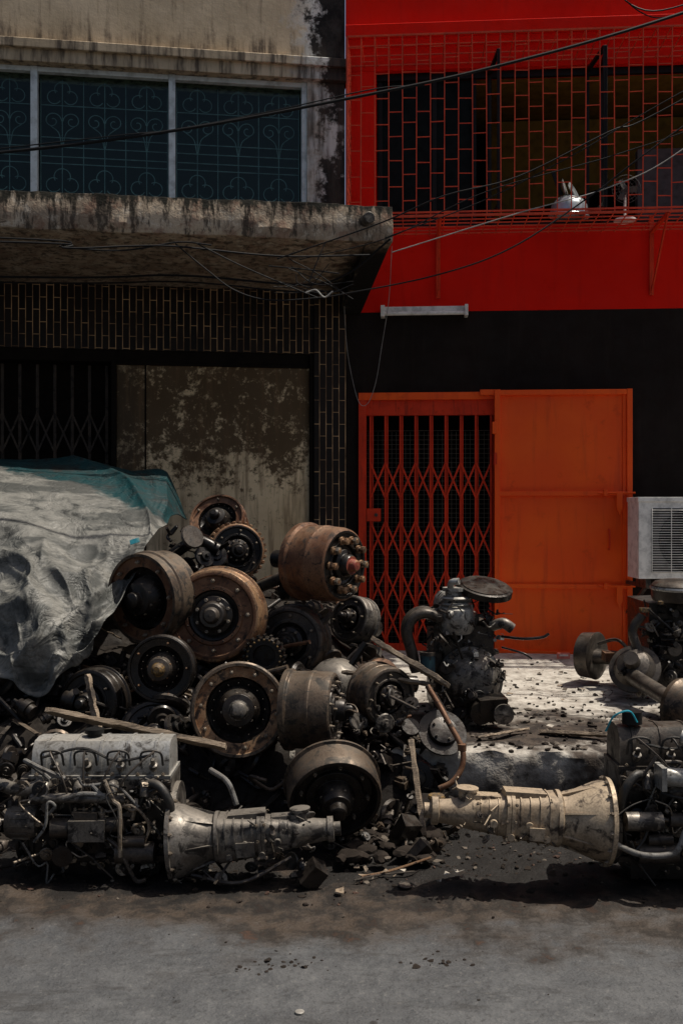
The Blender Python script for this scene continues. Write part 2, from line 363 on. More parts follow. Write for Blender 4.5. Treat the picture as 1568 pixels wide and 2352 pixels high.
b.done(LB,.004)
b=B('window_frames')
mull=[-.314-1.128*i for i in range(0,7)]
for x in mull: b.bx(x-.028,x+.028,.02,.10,3.70,5.20,frame)
b.bx(-8,-.30,.03,.09,5.16,5.20,frame)
b.done(LB,.004)
b=B('window_glass')
for x in mull[:-1]: b.bx(x-1.10,x-.028,.115,.121,3.7,5.17,glass)
b.done(LB)
b=B('window_grille')
GR=.0038
def arc(cx,cz,r,a0,a1,n=14): return [(cx+r*math.cos(math.radians(a0+(a1-a0)*i/n)),.15,cz+r*math.sin(math.radians(a0+(a1-a0)*i/n))) for i in range(n+1)]
def trefoil(cx,cz,r):
    b.tube(arc(cx-r*.95,cz,r*.8,60,330),GR,grm,5,smooth=False); b.tube(arc(cx+r*.95,cz,r*.8,210,480),GR,grm,5,smooth=False)
    b.tube(arc(cx,cz+r*.95,r*.9,-30,210),GR,grm,5,smooth=False)
def scroll(cx,cz,s):
    P=[]
    for i in range(26):
        t=i/25; a=math.pi*(.0+2.6*t); r=.075*(1-.78*t); P.append((cx+s*(.08-r*math.cos(a)),.15,cz+r*math.sin(a)))
    b.tube(P,GR,grm,5,smooth=False)
for x in mull[:4]:
    x0=x-1.09; wdt=1.05
    for i in range(7):
        xx=x0+wdt*i/6; b.bx(xx-.003,xx+.003,.147,.153,3.75,5.15,grm)
    for z in (4.02,4.17,4.44,4.50,4.58,4.66,4.93): b.bx(x0,x0+wdt,.146,.152,z-.003,z+.003,grm)
    for i in range(3):
        cx=x0+wdt*(2*i+1)/6
        trefoil(cx,4.26,.075); trefoil(cx,5.0,.07)
        scroll(cx,4.80,1); scroll(cx,4.80,-1)
        b.tube([(cx-.1,.15,4.76),(cx-.03,.15,4.70),(cx,.15,4.58),(cx+.03,.15,4.70),(cx+.1,.15,4.76)],GR,grm,5)
b.done(LB)
b=B('tiled_front')
b.bx(-8,-.24,0,.3,2.86,3.40,tile)
b.bx(-.24,.035,-.03,.3,0,3.40,tile)
b.bx(-8,-.24,.02,.3,2.76,2.86,lintel); b.bx(-.275,-.24,-.01,.3,0,2.86,lintel)
b.done(LB)
b=B('boarded_panel')
b.bx(-1.90,-.276,.03,.07,.2,2.76,board); b.bx(-1.668,-1.655,.022,.03,.2,2.76,lintel); b.bx(-1.90,-.276,.015,.03,2.735,2.76,lintel)
b.done(LB,.003)
b=B('folding_shutter')
b.bx(-8,-1.90,.22,.28,.2,2.76,lintel); b.bx(-1.94,-1.90,.0,.2,.2,2.76,lintel)
for i in range(42):
    x=-1.99-.142*i; b.bx(x-.012,x+.012,.13,.16,.25,2.74,darkgate)
    for k in range(3):
        z0=.5+.75*k
        b.beam((x,.12,z0),(x-.142,.12,z0+.33),.004,.016,darkgate); b.beam((x,.125,z0+.33),(x-.142,.125,z0),.004,.016,darkgate)
b.done(LB)
b=B('side_wall'); b.bx(-8,0.01,.35,6,0,3.36,lintel); b.done(LB)
# ------------------------------------------------------------------ right building
RB=empty('red_shophouse',(0,8.6,0),math.radians(-4))
b=B('red_upper_wall')
b.bx(.035,8,0,.25,3.22,3.95,redwall); b.bx(.035,.30,0,.25,3.95,5.30,redwall); b.bx(.035,8,0,.25,5.30,6.5,redwall)
b.bx(.04,8,-.10,0,5.56,5.66,redwall); b.bx(.042,8,-.05,0,5.50,5.56,redwall)
b.bx(.035,8,.25,6,5.6,6.45,redwall); b.bx(.03,8.05,0,6.05,6.5,6.6,roofm)
b.done(RB,.006)
b=B('black_lower_wall')
b.bx(.037,.165,.004,.25,0,3.22,blackwall); b.bx(1.35,8,.004,.25,0,3.22,blackwall); b.bx(.165,1.35,.004,.25,2.52,3.22,blackwall)
b.bx(.037,8,1.2,6,0,3.2,lintel); 
b.done(RB)
b=B('upper_room')
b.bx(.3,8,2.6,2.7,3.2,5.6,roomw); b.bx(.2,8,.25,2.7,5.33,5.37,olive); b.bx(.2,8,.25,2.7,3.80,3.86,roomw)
b.add([(1.35,1.2,5.30),(3.6,1.2,5.30),(3.6,1.4,5.0),(2.2,1.4,4.62),(1.35,1.4,4.35)],[(0,1,2,3,4)],olive)
b.bx(2.62,3.6,.5,.6,3.9,4.75,curtain)
b.done(RB)
b=B('window_frames')
for x in (.33,.80,1.14,1.27): b.bx(x-.02,x+.02,.08,.12,3.95,5.30,black)
b.bx(.3,8,.06,.10,5.24,5.30,black); b.bx(.3,8,.07,.11,3.95,4.0,black)
for x0,x1 in ((.33,.80),(.80,1.14)): b.bx(x0,x1,.10,.104,4.0,5.24,darkglass)
for x,dx in ((1.27,.04),(2.10,.06),(2.22,-.05),(3.3,.05)):
    b.beam((x,.05,3.97),(x,.05,5.28),.025,.03,black); b.beam((x+dx,-.38,3.97),(x+dx,-.38,5.28),.025,.03,black)
    b.beam((x,.05,5.27),(x+dx,-.38,5.27),.03,.03,black); b.beam((x,.05,4.0),(x+dx,-.38,4.0),.03,.03,black)
b.done(RB,.002)
b=B('balcony_cage')
x0,x1,yf,zb,zt=.085,6.0,-.56,3.876,5.335
i=0; x=x0
def bar(p0,p1,w=.008,mat=redbar): b.beam(p0,p1,w,w,mat)
sp=.1115
while x<x1:
    jx=R.uniform(-.004,.004)
    bar((x+jx,yf,zb),(x-jx,yf,zt))
    off=.0 if i%2 else .1
    z=zb+.03+off
    while z<zt:
        dz=R.uniform(-.012,.012)
        if x+sp<x1: bar((x,yf,z+dz),(x+sp,yf,z+dz+R.uniform(-.004,.004)),.0065)
        z+=.205
    bar((x,yf,zb),(x,-.0,zb),.007); bar((x,yf,zt),(x,0,zt),.007)
    i+=1; x+=sp
for y in (yf,yf+.10,yf+.2,yf+.3,yf+.4,yf+.5):
    bar((x0,y,zb-.004),(x1,y,zb-.004),.009); 
for y in (yf,yf+.18,yf+.36,yf+.54): bar((x0,y,zt+.004),(x1,y,zt+.004),.009)
bar((x0,yf,zb+.03),(x1,yf,zb+.03),.012); bar((x0,yf,zb),(x1,yf,zb),.018); bar((x0,yf,zt),(x1,yf,zt),.014); bar((x0,yf,zb),(x0,yf,zt),.014)
for k in range(14):
    z=zb+.1*k+.05; bar((x0,yf,z),(x0,0,z),.008)
for y in (-.45,-.34,-.23,-.12): bar((x0,y,zb),(x0,y,zt),.007)
for x in (.83,2.62,4.4):
    b.beam((x,-.015,3.33),(x,-.015,4.0),.035,.02,redgate,up=(0,1,0)); b.beam((x,-.02,3.36),(x,yf,zb-.01),.012,.03,redgate)
    b.beam((x,0,zb-.016),(x,yf,zb-.016),.03,.02,redgate)
b.done(RB)
RB_M=Matrix.Translation((0,8.6,0))@Matrix.Rotation(math.radians(-4),4,'Z')
b=B('cooking_pots',RB_M)
o=V((1.88,-.35,3.885)); b.lathe([(0,.14),(.0,.165),(.01,.165),(.02,.155),(.09,.145),(.14,.11),(.165,.06),(.17,.0)],o+V((0,0,.02)),(0.05,-.1,1),silver)
b.lathe([(0,0),(0,.12),(.012,.13),(.014,.12),(.014,0)],o+V((.06,.05,.20)),(.85,-.4,.4),silver)
b.lathe([(0,0),(0,.11),(.012,.12),(.014,.11),(.014,0)],o+V((-.02,.06,.23)),(.95,-.3,.25),greyal)
b.beam(o+V((-.06,0,.2)),o+V((-.13,0,.40)),.012,.03,black); b.beam(o+V((0,0,.17)),o+V((0,0,.2)),.03,.03,black); b.done()
b=B('electric_fan',RB_M); c=V((2.35,-.30,4.14))
for r in (.03,.06,.09,.115): b.tube([(c.x+r*math.cos(a),c.y,c.z+r*math.sin(a)) for a in [k*math.pi/12 for k in range(25)]],.0018,acg,5,smooth=False)
for k in range(18):
    a=k*math.pi/9; b.cyl(c,(c.x+.115*math.cos(a),c.y,c.z+.115*math.sin(a)),.0012,acg,seg=5)
for k in range(3):
    a=k*2.09; b.box((c.x+.05*math.cos(a),c.y+.02,c.z+.05*math.sin(a)),(.08,.006,.045),acg,Matrix.Rotation(-a,3,'Y')@Matrix.Rotation(.4,3,'X'))
b.cyl((c.x,c.y+.02,c.z),(c.x,c.y+.1,c.z),.03,acg); b.cyl((c.x,c.y+.05,c.z-.24),(c.x,c.y+.05,c.z),.01,white); b.cyl((c.x,c.y+.05,3.89),(c.x,c.y+.05,3.905),.09,white); b.done()
b=B('folding_gate')
b.bx(.15,.215,-.05,.05,.31,2.52,redgate); b.bx(.15,1.35,-.052,.05,2.46,2.522,reddoor); b.bx(.215,1.33,-.02,.03,2.33,2.46,redgate)
b.bx(.215,1.33,-.01,.02,.31,.37,redgate)
xsg=[.25+.1285*i for i in range(9)]
for x in xsg:
    b.bx(x-.008,x+.008,-.012,.012,.33,2.33,redgate); 
    b.bx(x+.012,x+.024,.014,.026,.33,2.33,redgate)
for x in xsg[:-1]:
    for z0,h in ((.40,.30),(.70,.30),(1.12,.30),(1.62,.30)):
        b.beam((x,-.017,z0),(x+.1285,-.017,z0+h),.016,.005,redgate,up=(0,1,0))
        b.beam((x,-.024,z0+h),(x+.1285,-.024,z0),.016,.005,redgate,up=(0,1,0))
b.bx(.22,.34,-.05,-.02,1.42,1.53,redgate); b.cyl((.30,-.06,1.475),(.30,-.045,1.475),.015,iron)
b.done(RB,.0015)
b=B('gate_inner_mesh')
for i in range(29): x=.19+.04*i; b.bx(x-.0015,x+.0015,.139,.142,.31,2.2,meshm)
for i in range(48): z=.33+.04*i; b.bx(.17,1.35,.142,.145,z-.0015,z+.0015,meshm)
b.bx(.17,1.35,.9,.92,.2,2.5,lintel); b.bx(.75,.95,.6,.62,.35,1.6,roomw)
b.done(RB)
b=B('sliding_door')
X0,X1=1.30,2.44
nx,nz=24,40; vs=[]
for j in range(nz+1):
    for i in range(nx+1):
        x=X0+.03+(X1-X0-.06)*i/nx; z=.30+2.2*j/nz; vs.append((x,-.085+.006*mn.noise(V((x*3,z*2.2,4)))+.003*mn.noise(V((x*8,z*6,4))),z))
b.add(vs,[(j*(nx+1)+i,j*(nx+1)+i+1,(j+1)*(nx+1)+i+1,(j+1)*(nx+1)+i) for j in range(nz) for i in range(nx)],reddoor)
b.bx(X0+.03,X1-.03,-.07,-.055,.30,2.50,reddoor)
b.bx(X0,X0+.045,-.125,-.05,.285,2.53,reddoor); b.bx(X1-.045,X1,-.125,-.05,.285,2.53,reddoor)
b.bx(X0+.045,X1-.045,-.122,-.05,2.485,2.528,reddoor); b.bx(X0+.045,X1-.045,-.122,-.05,.287,.33,reddoor)
for z in (1.655,.875): b.bx(X0+.045,X1-.045,-.120,-.08,z-.018,z+.018,reddoor)
b.bx(X0-.12,X0+.05,-.10,-.055,2.49,2.535,reddoor)
b.bx(X1-.075,X1-.045,-.10,-.08,.33,2.485,reddoor)
for z in (1.655,.875):
    b.cyl((X1-.28,-.135,z+.005),(X1+.02,-.135,z+.005),.009,reddoor); b.bx(X1-.24,X1-.21,-.15,-.11,z-.02,z+.03,reddoor)
    b.add([(X1-.135,-.145,z+.01),(X1-.085,-.145,z+.01),(X1-.085,-.145,z-.12),(X1-.11,-.145,z-.18),(X1-.135,-.145,z-.12),
           (X1-.135,-.128,z+.01),(X1-.085,-.128,z+.01),(X1-.085,-.128,z-.12),(X1-.11,-.128,z-.18),(X1-.135,-.128,z-.12)],
          [(0,1,2,3,4),(5,6,7,8,9),(0,1,6,5),(1,2,7,6),(2,3,8,7),(3,4,9,8),(4,0,5,9)],reddoor)
b.tube([(X1-.19,-.085,1.35),(X1-.19,-.125,1.34),(X1-.19,-.125,1.2),(X1-.19,-.085,1.19)],.008,redgate,8,3)
b.bx(X0-.005,X0+.02,-.13,-.05,1.9,2.0,redgate); b.bx(X0-.02,X0+.02,-.135,-.05,2.16,2.26,reddoor)
b.done(RB,.002)
b=B('fluorescent_lamp')
b.bx(.345,1.075,-.06,.0,3.195,3.255,white); b.bx(.34,.375,-.11,0,3.165,3.26,white); b.bx(1.05,1.08,-.11,0,3.165,3.26,white)
b.cyl((.37,-.085,3.19),(1.06,-.085,3.19),.016,white); b.done(RB,.004)
# ------------------------------------------------------------------ air conditioner
b=B('air_conditioner')
ax,ay,az=2.31,7.75,.98; aw,ah,ad=.85,.63,.30
b.bx(ax,ax+aw,ay,ay+ad,az,az+ah,white)
b.bx(ax-.006,ax+aw+.006,ay-.008,ay+ad+.004,az+ah-.03,az+ah+.006,white)
b.bx(ax+.10,ax+.70,ay-.003,ay+.01,az+.05,az+.55,acg)
cx,cz=ax+.40,az+.30
for i in range(26):
    z=az+.055+.0192*i; b.bx(ax+.10,ax+.70,ay-.014,ay-.009,z-.0022,z+.0022,white)
for x in (ax+.10,ax+.25,ax+.40,ax+.55,ax+.70): b.bx(x-.003,x+.003,ay-.018,ay-.013,az+.05,az+.55,white)
b.lathe([(0,.235),(.002,.235),(.002,0)],(cx,ay-.0032,cz),(0,-1,0),black,48)
b.tube([(cx+.24*math.cos(k*math.pi/20),ay-.006,cz+.24*math.sin(k*math.pi/20)) for k in range(41)],.008,black,6,smooth=False)
b.bx(ax+.06,ax+.1,ay+.02,ay+.28,az-.06,az,iron); b.bx(ax+.7,ax+.74,ay+.02,ay+.28,az-.06,az,iron)
for x in (ax+.08,ax+.72):
    b.beam((x,ay+.03,az-.065),(x,8.5,az-.065),.03,.03,iron); b.beam((x,ay+.1,az-.08),(x,8.5,az-.4),.03,.02,iron)
b.done(None,.006)
# ------------------------------------------------------------------ cables
def cab(P,r,mat=cable,name='power_cable'):
    b=B(name); b.tube(P,r,mat,8,8); b.done()
cab([(-7,6.2,3.4),(-3.4,6.05,3.60),(-2.06,6,3.667),(-1.0,6,3.80),(-.037,6,3.977),(.908,6,4.18),(2.06,6,4.51),(4,6,5.2),(7,6,6.4)],.010)
cab([(-2.06,6,3.69),(-1.3,5.99,3.77),(-1.0,6.012,3.81),(-.4,6,3.92),(.2,6.0,4.05),(.5,6.0,4.07)],.004)
cab([(-.45,7.0,3.28),(.26,6.9,3.50),(.70,6.8,3.66),(1.2,6.8,3.79),(1.83,6.8,4.10),(2.33,6.8,4.32),(5,6.6,5.8)],.0055)
cab([(.35,6.9,3.30),(1.2,6.8,3.54),(1.83,6.8,3.72),(2.33,6.8,3.98),(3.2,6.8,4.7),(5,6.8,6.2)],.004,cablew)
cab([(-.2,7.0,3.0),(.0,7.0,3.03),(.65,6.9,3.14),(1.15,6.8,3.30),(1.7,6.8,3.66),(2.33,6.7,4.12),(4.5,6.6,5.6)],.0055)
cab([(.3,6.9,3.4),(.95,6.8,3.62),(1.6,6.8,3.95),(2.33,6.7,4.35),(4,6.6,5.2)],.004)
cab([(-.3,7.1,3.3),(.33,7.0,3.43),(1.0,6.9,3.72),(1.9,6.8,3.95),(2.6,6.7,4.2),(4,6.6,5)],.004)
cab([(2.33,6.5,5.15),(1.95,6.4,5.1),(1.75,6.4,4.9),(2.0,6.4,4.72),(2.6,6.4,4.9)],.005)
cab([(1.55,6.4,5.4),(1.7,6.4,4.95),(2.0,6.4,4.68),(2.4,6.4,4.8)],.004)
cab([(-7,5.6,3.1),(-2.33,6.7,3.32),(-1.86,6.75,3.29),(-1.45,6.85,3.33),(-1.13,6.9,3.34),(-.45,7.0,3.30),(.2,7.05,3.32)],.007)
cab([(-7,5.7,3.2),(-2.33,6.75,3.36),(-1.9,6.8,3.31),(-1.5,6.85,3.30),(-1.13,6.9,3.37),(-.9,6.9,3.35)],.006)
cab([(-1.15,6.9,3.36),(-.95,6.95,3.2),(-.75,7,3.06),(-.5,7,2.99),(-.13,7,3.01),(.05,7.1,3.06)],.005)
cab([(-1.0,6.9,3.36),(-.7,6.95,3.22),(-.35,7,3.08),(-.15,7,3.0)],.005)
cab([(-7,5.9,3.0),(-2.4,7.2,3.20),(-1.2,7.3,3.235),(-.3,7.4,3.19),(.05,7.3,3.25),(.35,7.1,3.45)],.008)
cab([(-7,5.9,2.95),(-2.4,7.25,3.17),(-1.2,7.35,3.20),(-.4,7.4,3.14),(.0,7.3,3.12)],.006)
for k in range(9):
    p=V((R.uniform(-.55,-.2),R.uniform(6.95,7.2),R.uniform(3.0,3.35))); q=V((R.uniform(-.15,.15),R.uniform(6.95,7.2),R.uniform(3.02,3.4)))
    mid=(p+q)/2+V((R.uniform(-.1,.1),0,R.uniform(-.12,.06)))
    cab([p,mid,q],R.choice((.003,.004,.005)))
cab([(-.25,6.95,3.03),(-.18,6.95,3.05),(-.12,6.95,3.0),(-.06,6.95,3.04)],.006,cablew)
cab([(.42,8.3,3.72),(.40,8.42,3.30),(.34,8.45,2.9),(.29,8.45,2.6),(.22,8.46,2.42),(.14,8.46,2.45),(.06,8.48,2.8),(.03,8.4,3.1),(.02,8.4,3.4)],.0025,cablew,'thin_wire')
# ------------------------------------------------------------------ scrap: drums
def drum(name,c,axis,r,w,mo=drumgrey,mf=rust,mh=oil,nb=8,hb=6,tube=0,bm=bolt,capm=None,fins=0,studs=False,style=0):
    b=B(name); c=V(c); a=V(axis).normalized(); capm=capm or mh
    pr=[(-w*.7,0,oil),(-w*.7,.84*r,oil),(-w,.92*r,oil),(-w,1.04*r,mo),(-.88*w,1.05*r,mo),(-.84*w,.985*r,mo),(-.5*w,.985*r,mo),(-.48*w,1.0*r,mo),(-.42*w,1.0*r,mo),(-.40*w,.98*r,mo),(-.12*w,.97*r,mo),
        (-.03*w,.94*r,mo),(0,.89*r,mo),(0,.83*r,mf),(-.012,.81*r,mf),(-.012,.62*r,mf),(-.004,.60*r,mf),(-.004,.53*r,mf),(-.022,.51*r,mh),(-.03,.42*r,mh),(.0,.40*r,mh),(.008,.30*r,mh),
        (.04,.27*r,mh),(.048,.24*r,mh),(.048,.17*r,capm),(.075,.155*r,capm),(.085,.12*r,capm),(.088,0,capm)]
    if style==1:
        pr=[(-w*.8,0,oil),(-w*.8,.8*r,oil),(-w,.9*r,oil),(-w,1.03*r,mo),(-.9*w,1.05*r,mo),(-.86*w,.98*r,mo),(-.3*w,1.0*r,mo),(-.1*w,.99*r,mo),(0,.96*r,mo),(0,.88*r,mf),(-.03,.84*r,mf),(-.05,.80*r,mh),(-.05,.62*r,mh),(-.03,.60*r,mh),(-.03,.42*r,mh),
            (.01,.38*r,mh),(.05,.30*r,mh),(.055,.2*r,capm),(.09,.18*r,capm),(.1,.1*r,capm),(.1,0,capm)]
    if style==2:
        pr=[(-w*.8,0,oil),(-w*.8,.8*r,oil),(-w,.9*r,oil),(-w,1.0*r,mo),(-.5*w,1.0*r,mo),(-.45*w,1.04*r,mo),(-.3*w,1.04*r,mo),(-.25*w,1.0*r,mo),(0,1.0*r,mo),(.0,.93*r,mo),(-.015,.92*r,mf),(-.02,.70*r,mf),(-.05,.66*r,oil),(-.07,.50*r,oil),(-.02,.46*r,mh),
            (.0,.38*r,mh),(.03,.34*r,mh),(.035,.22*r,mh),(.037,.19*r,capm),(.07,.17*r,capm),(.08,.10*r,capm),(.08,0,capm)]
    b.lathe(pr,c,a,mo,64)
    x,y,_=basis(a); ph=R.uniform(0,1)
    zo=-.012 if style==0 else (-.05 if style==1 else -.018)
    rb=.715 if style<2 else .81
    for k in range(nb):
        t=ph+2*math.pi*k/nb; b.nut(c+a*zo+(x*math.cos(t)+y*math.sin(t))*r*rb,a,.045*r,.018,bm,True)
    for k in range(hb):
        t=ph+.4+2*math.pi*k/hb; b.nut(c+a*.002+(x*math.cos(t)+y*math.sin(t))*r*.345,a,.04*r,.016,bm,studs)
    for k in range(16):
        t=2*math.pi*k/16; b.nut(c-a*.005+(x*math.cos(t)+y*math.sin(t))*r*.565,a,.018*r,.006,mh,False)
    for k in range(fins):
        t=2*math.pi*k/fins; d=x*math.cos(t)+y*math.sin(t); b.beam(c-a*w*.85+d*r*1.0,c-a*.01+d*r*1.0,.018,.05*r*2,mo,up=d)
    if studs:
        for k in range(10):
            t=2*math.pi*k/10; p=c+(x*math.cos(t)+y*math.sin(t))*r*.66
            b.lathe([(0,.024),(.012,.024),(.014,.013),(.05,.013),(.05,0)],p,a,bm,10); b.nut(p+a*.03,a,.021,.018,[bolt,rustl][k%2],False)
    if tube:
        b.lathe([(0,.10*1),(.05,.085),(.12,.06),(tube,.052),(tube,0)],c-a*w*.7,-a,oil,20)
    return b.done(None,.0015)
drum('brake_drum',(-.69,5.36,.942),(-.07,-.98,.10),.262,.17,rustl,rust,oil,8,8,.5,capm=iron,style=0)
drum('brake_drum',(.02,5.55,1.205),(.80,-.60,-.04),.215,.30,rust,oil,oil,0,0,.3,rustl,redp,studs=True)
drum('brake_drum',(-.64,6.15,1.262),(.25,-.95,.10),.175,.14,rustl,oil,oil,6,10,.2,fins=30)
drum('brake_drum',(-.853,6.8,1.46),(-.15,-.8,.5),.19,.16,rust,rust,oil,6,6,.2,style=2)
drum('brake_drum',(-1.085,5.38,1.03),(-.52,-.84,-.06),.245,.20,drumgrey,rust,oil,8,8,.2,style=2)
drum('wheel_hub',(-.911,5.0,.711),(-.05,-1,.08),.165,.12,oil,oil,iron,5,5,.3,rustl,yel,style=2)
drum('brake_drum',(-.496,4.80,.545),(.10,-.97,.16),.225,.15,drumgrey,rustl,oil,10,8,.3,bolt,alu2,style=2)
drum('brake_drum',(-.30,5.62,.765),(-.25,-.95,.1),.21,.14,drumgrey,iron,oil,6,6,.4)
drum('brake_drum',(-.025,4.72,.562),(.975,-.2,.03),.185,.24,drumgrey,iron,oil,8,6,0)
drum('brake_drum',(.245,4.98,.57),(.5,-.86,.0),.158,.16,drumgrey,iron,oil,8,8,.3)
drum('brake_drum',(-.025,4.26,.262),(.12,-.88,-.36),.205,.15,drumgrey,oil,oil,8,8,.2,style=1)
drum('brake_drum',(.04,6.0,.86),(-.6,-.7,.3),.15,.12,alu2,iron,oil,6,6,.2)
drum('brake_drum',(-.93,4.95,.40),(.2,-.9,.3),.17,.12,oil,oil,oil,6,6,.2,iron)
drum('brake_drum',(-1.30,5.1,.52),(-.3,-.9,.1),.18,.12,oil,oil,oil,6,6,.2,iron)
drum('brake_drum',(-.28,5.05,.40),(.3,-.9,.1),.16,.12,oil,iron,oil,6,6,.2,iron)
b=B('gear_hub'); c=V((-.41,5.27,.735)); a=V((-.05,-1,.05)).normalized(); x,y,_=basis(a)
b.lathe([(-.12,0),(-.12,.10),(-.02,.105),(0,.095),(0,.06),(-.03,.055),(-.03,0)],c,a,oil,40)
for k in range(20):
    t=2*math.pi*k/20; d=x*math.cos(t)+y*math.sin(t); b.beam(c-a*.06+d*.108,c+a*.005+d*.108,.012,.016,oil,up=d); b.nut(c+d*.088,a,.007,.010,yel,True)
b.done(None,.001)
b=B('differential_housing'); c=V((-.03,5.3,.60))
b.lathe([(-.05,0),(-.05,.16),(-.02,.165),(0,.15),(.05,.13),(.09,.09),(.11,.04),(.113,0)],c,(-.1,-.35,.95),alu2,40)
b.lathe([(0,.05),(.35,.045),(.35,0)],c+V((.1,0,0)),(1,.3,-.1),oil,20); b.done(None,.002)
b=B('brake_disc'); c=V((.50,4.93,.41)); a=V((.15,-.75,.6))
b.lathe([(-.015,.05),(-.015,.12),(0,.122),(0,.075),(.025,.07),(.03,.04),(.03,0)],c,a,oil,48)
for k in range(5):
    x,y,_=basis(a); t=k*1.257; b.nut(c+_*.027+(x*math.cos(t)+y*math.sin(t))*.055,a,.008,.01,iron)
b.done(None,.001)
# ------------------------------------------------------------------ greebles
def greeb(b,c,s,mats,dirs=None):
    c=V(c); k=R.random(); a=V((R.uniform(-1,1),R.uniform(-1,1),R.uniform(-.6,1))).normalized() if dirs is None else V(dirs)
    m=R.choice(mats); rot=(Matrix.Rotation(R.uniform(0,6.28),3,'Z')@Matrix.Rotation(R.uniform(-.8,.8),3,'X'))
    if k<.22: b.lathe([(0,0),(0,s*.9),(s*.15,s),(s*.3,s*.9),(s*.32,s*.5),(s*.6,s*.45),(s*.62,s*.2),(s*.9,s*.18),(s*.9,0)],c,a,m,20)
    elif k<.36: b.cyl(c-a*s*2,c+a*s*2,s*.16,m,seg=10)
    elif k<.56:
        b.box(c,(s*1.2,s*.7,s*.5),m,rot,.15); b.box(c+rot@V((0,0,s*.3)),(s*.7,s*.4,s*.3),m,rot,.1); b.nut(c+rot@V((s*.4,0,s*.25)),rot@V((0,0,1)),s*.12,s*.12,bolt)
    elif k<.72:
        P=[c]; 
        for _ in range(4): P.append(P[-1]+V((R.uniform(-1,1),R.uniform(-.7,.5),R.uniform(-.8,.8)))*s*1.1)
        b.tube(P,s*R.uniform(.08,.16),m,8,5)
    elif k<.86:
        b.lathe([(-s*.6,0),(-s*.6,s*.4),(-s*.3,s*.42),(-s*.28,s*.55),(s*.1,s*.55),(s*.12,s*.4),(s*.5,s*.35),(s*.5,s*.15),(s*.9,s*.12),(s*.9,0)],c,a,m,18)
    else:
        b.beam(c-a*s*1.6,c+a*s*1.6,s*.35,s*.06,m); b.lathe([(0,s*.2),(s*.15,s*.2),(s*.15,0)],c+a*s*1.3,rot@V((0,0,1)),m,14)
def bolts_line(b,p0,p1,n,axis,r,mat):
    p0=V(p0);p1=V(p1)
    for i in range(n): b.nut(p0.lerp(p1,i/(n-1)),axis,r,r*.9,mat,True)
def hm(x,y):
    fx=1-sm(-.35,.5,x); fy=sm(4.75,6.3,y); p=V((x,y,0))
    return -.02+.36*sm(4.75,5.0,y)*(1-sm(.1,.9,x))+ .56*fx*fy+ (.07*mn.fractal(p*3,1,2,4)+.05*abs(mn.noise(p*8)))*(fx*.9+.1)
xs=[-4.5+.05*i for i in range(110)]; ys=[4.42+.05*i for i in range(76)]
b=grid('scrap_heap',xs,ys,hm,soil)
darkm=[oil,oil,oil,iron,oil,drumgrey]
for k in range(620):
    x=R.uniform(-2.3,.55); y=R.uniform(4.5,7.0)
    if R.random()<.6: y=R.uniform(4.55,5.5)
    if x>.2 and y>5.4: continue
    s_=R.uniform(.035,.11); greeb(b,(x,y,max(.0,hm(x,y))+R.uniform(-.01,.10)),s_,darkm)
for k in range(60):
    x=R.uniform(-1.3,.35); y=R.uniform(4.9,6.6); greeb(b,(x,y,hm(x,y)+R.uniform(.05,.2)),R.uniform(.06,.12),[iron,oil,rust,drumgrey,oil,oil])
b.tube([(-.55,6.1,1.02),(-.3,5.9,1.13),(-.1,5.8,1.2)],.035,iron,14)
b.tube([(-1.0,5.9,1.25),(-.85,5.85,1.33),(-.72,5.85,1.28)],.035,oil,14)
for k in range(30): greeb(b,(R.uniform(-1.05,-.72),R.uniform(5.7,6.0),R.uniform(1.0,1.38)),R.uniform(.04,.08),[oil,oil,iron])
b.done(None,.0015)
b=B('scrap_parts')
for k in range(90):
    x=R.uniform(-.25,.42); y=R.uniform(4.25,4.75); greeb(b,(x,y,max(.03,hm(x,y))+R.uniform(0,.05)),R.uniform(.015,.045),[iron,drumgrey,oil,oil,alu2])
for k in range(40): greeb(b,(R.uniform(-.05,.35),R.uniform(4.6,4.95),R.uniform(.2,.6)),R.uniform(.02,.05),[iron,drumgrey,alu2,oil])
for p,s in (((-.12,3.98,.05),.08),((.27,4.35,.10),.09),((.33,4.2,.06),.07)): b.box(p,(s,s*.8,s*1.3),oil,Matrix.Rotation(R.uniform(0,1.5),3,'Y')@Matrix.Rotation(.6,3,'Z'),.3)
b.tube([(.08,4.04,.02),(.2,4.08,.03),(.37,4.12,.07)],.005,rustl,6); b.tube([(.05,4.0,.02),(.15,4.06,.02),(.3,4.1,.02)],.004,iron,6)
b.done(None,.001)
# ------------------------------------------------------------------ tarp
TP=[[(-3.1,7.2,1.91),(-2.47,7.2,1.90),(-1.90,7.2,1.87),(-1.52,7.2,1.79),(-1.27,7.2,1.755),(-1.08,7.0,1.457)],
[(-2.8,6.5,1.71),(-2.23,6.5,1.73),(-1.77,6.5,1.70),(-1.46,6.5,1.64),(-1.23,6.5,1.57),(-1.09,6.4,1.45)],
[(-2.54,5.9,1.40),(-2.02,5.9,1.45),(-1.69,5.9,1.42),(-1.43,5.9,1.38),(-1.22,5.9,1.36),(-1.11,5.8,1.33)],
[(-2.37,5.5,1.08),(-1.885,5.5,1.15),(-1.62,5.45,1.13),(-1.40,5.5,1.10),(-1.25,5.5,1.09),(-1.14,5.4,1.12)],
[(-2.26,5.25,.87),(-1.80,5.2,.89),(-1.60,5.1,.88),(-1.43,5.2,.86),(-1.31,5.22,.87),(-1.24,5.2,.90)],
[(-2.19,5.1,.69),(-1.75,5.1,.64),(-1.64,5.1,.577),(-1.53,5.1,.555),(-1.44,5.1,.64),(-1.34,5.12,.78)]]
rows=[catmull(r,34) for r in TP]
cols=[catmull([r[i] for r in rows],34) for i in range(len(rows[0]))]
nc=len(cols); nr=len(cols[0]); vs=[]
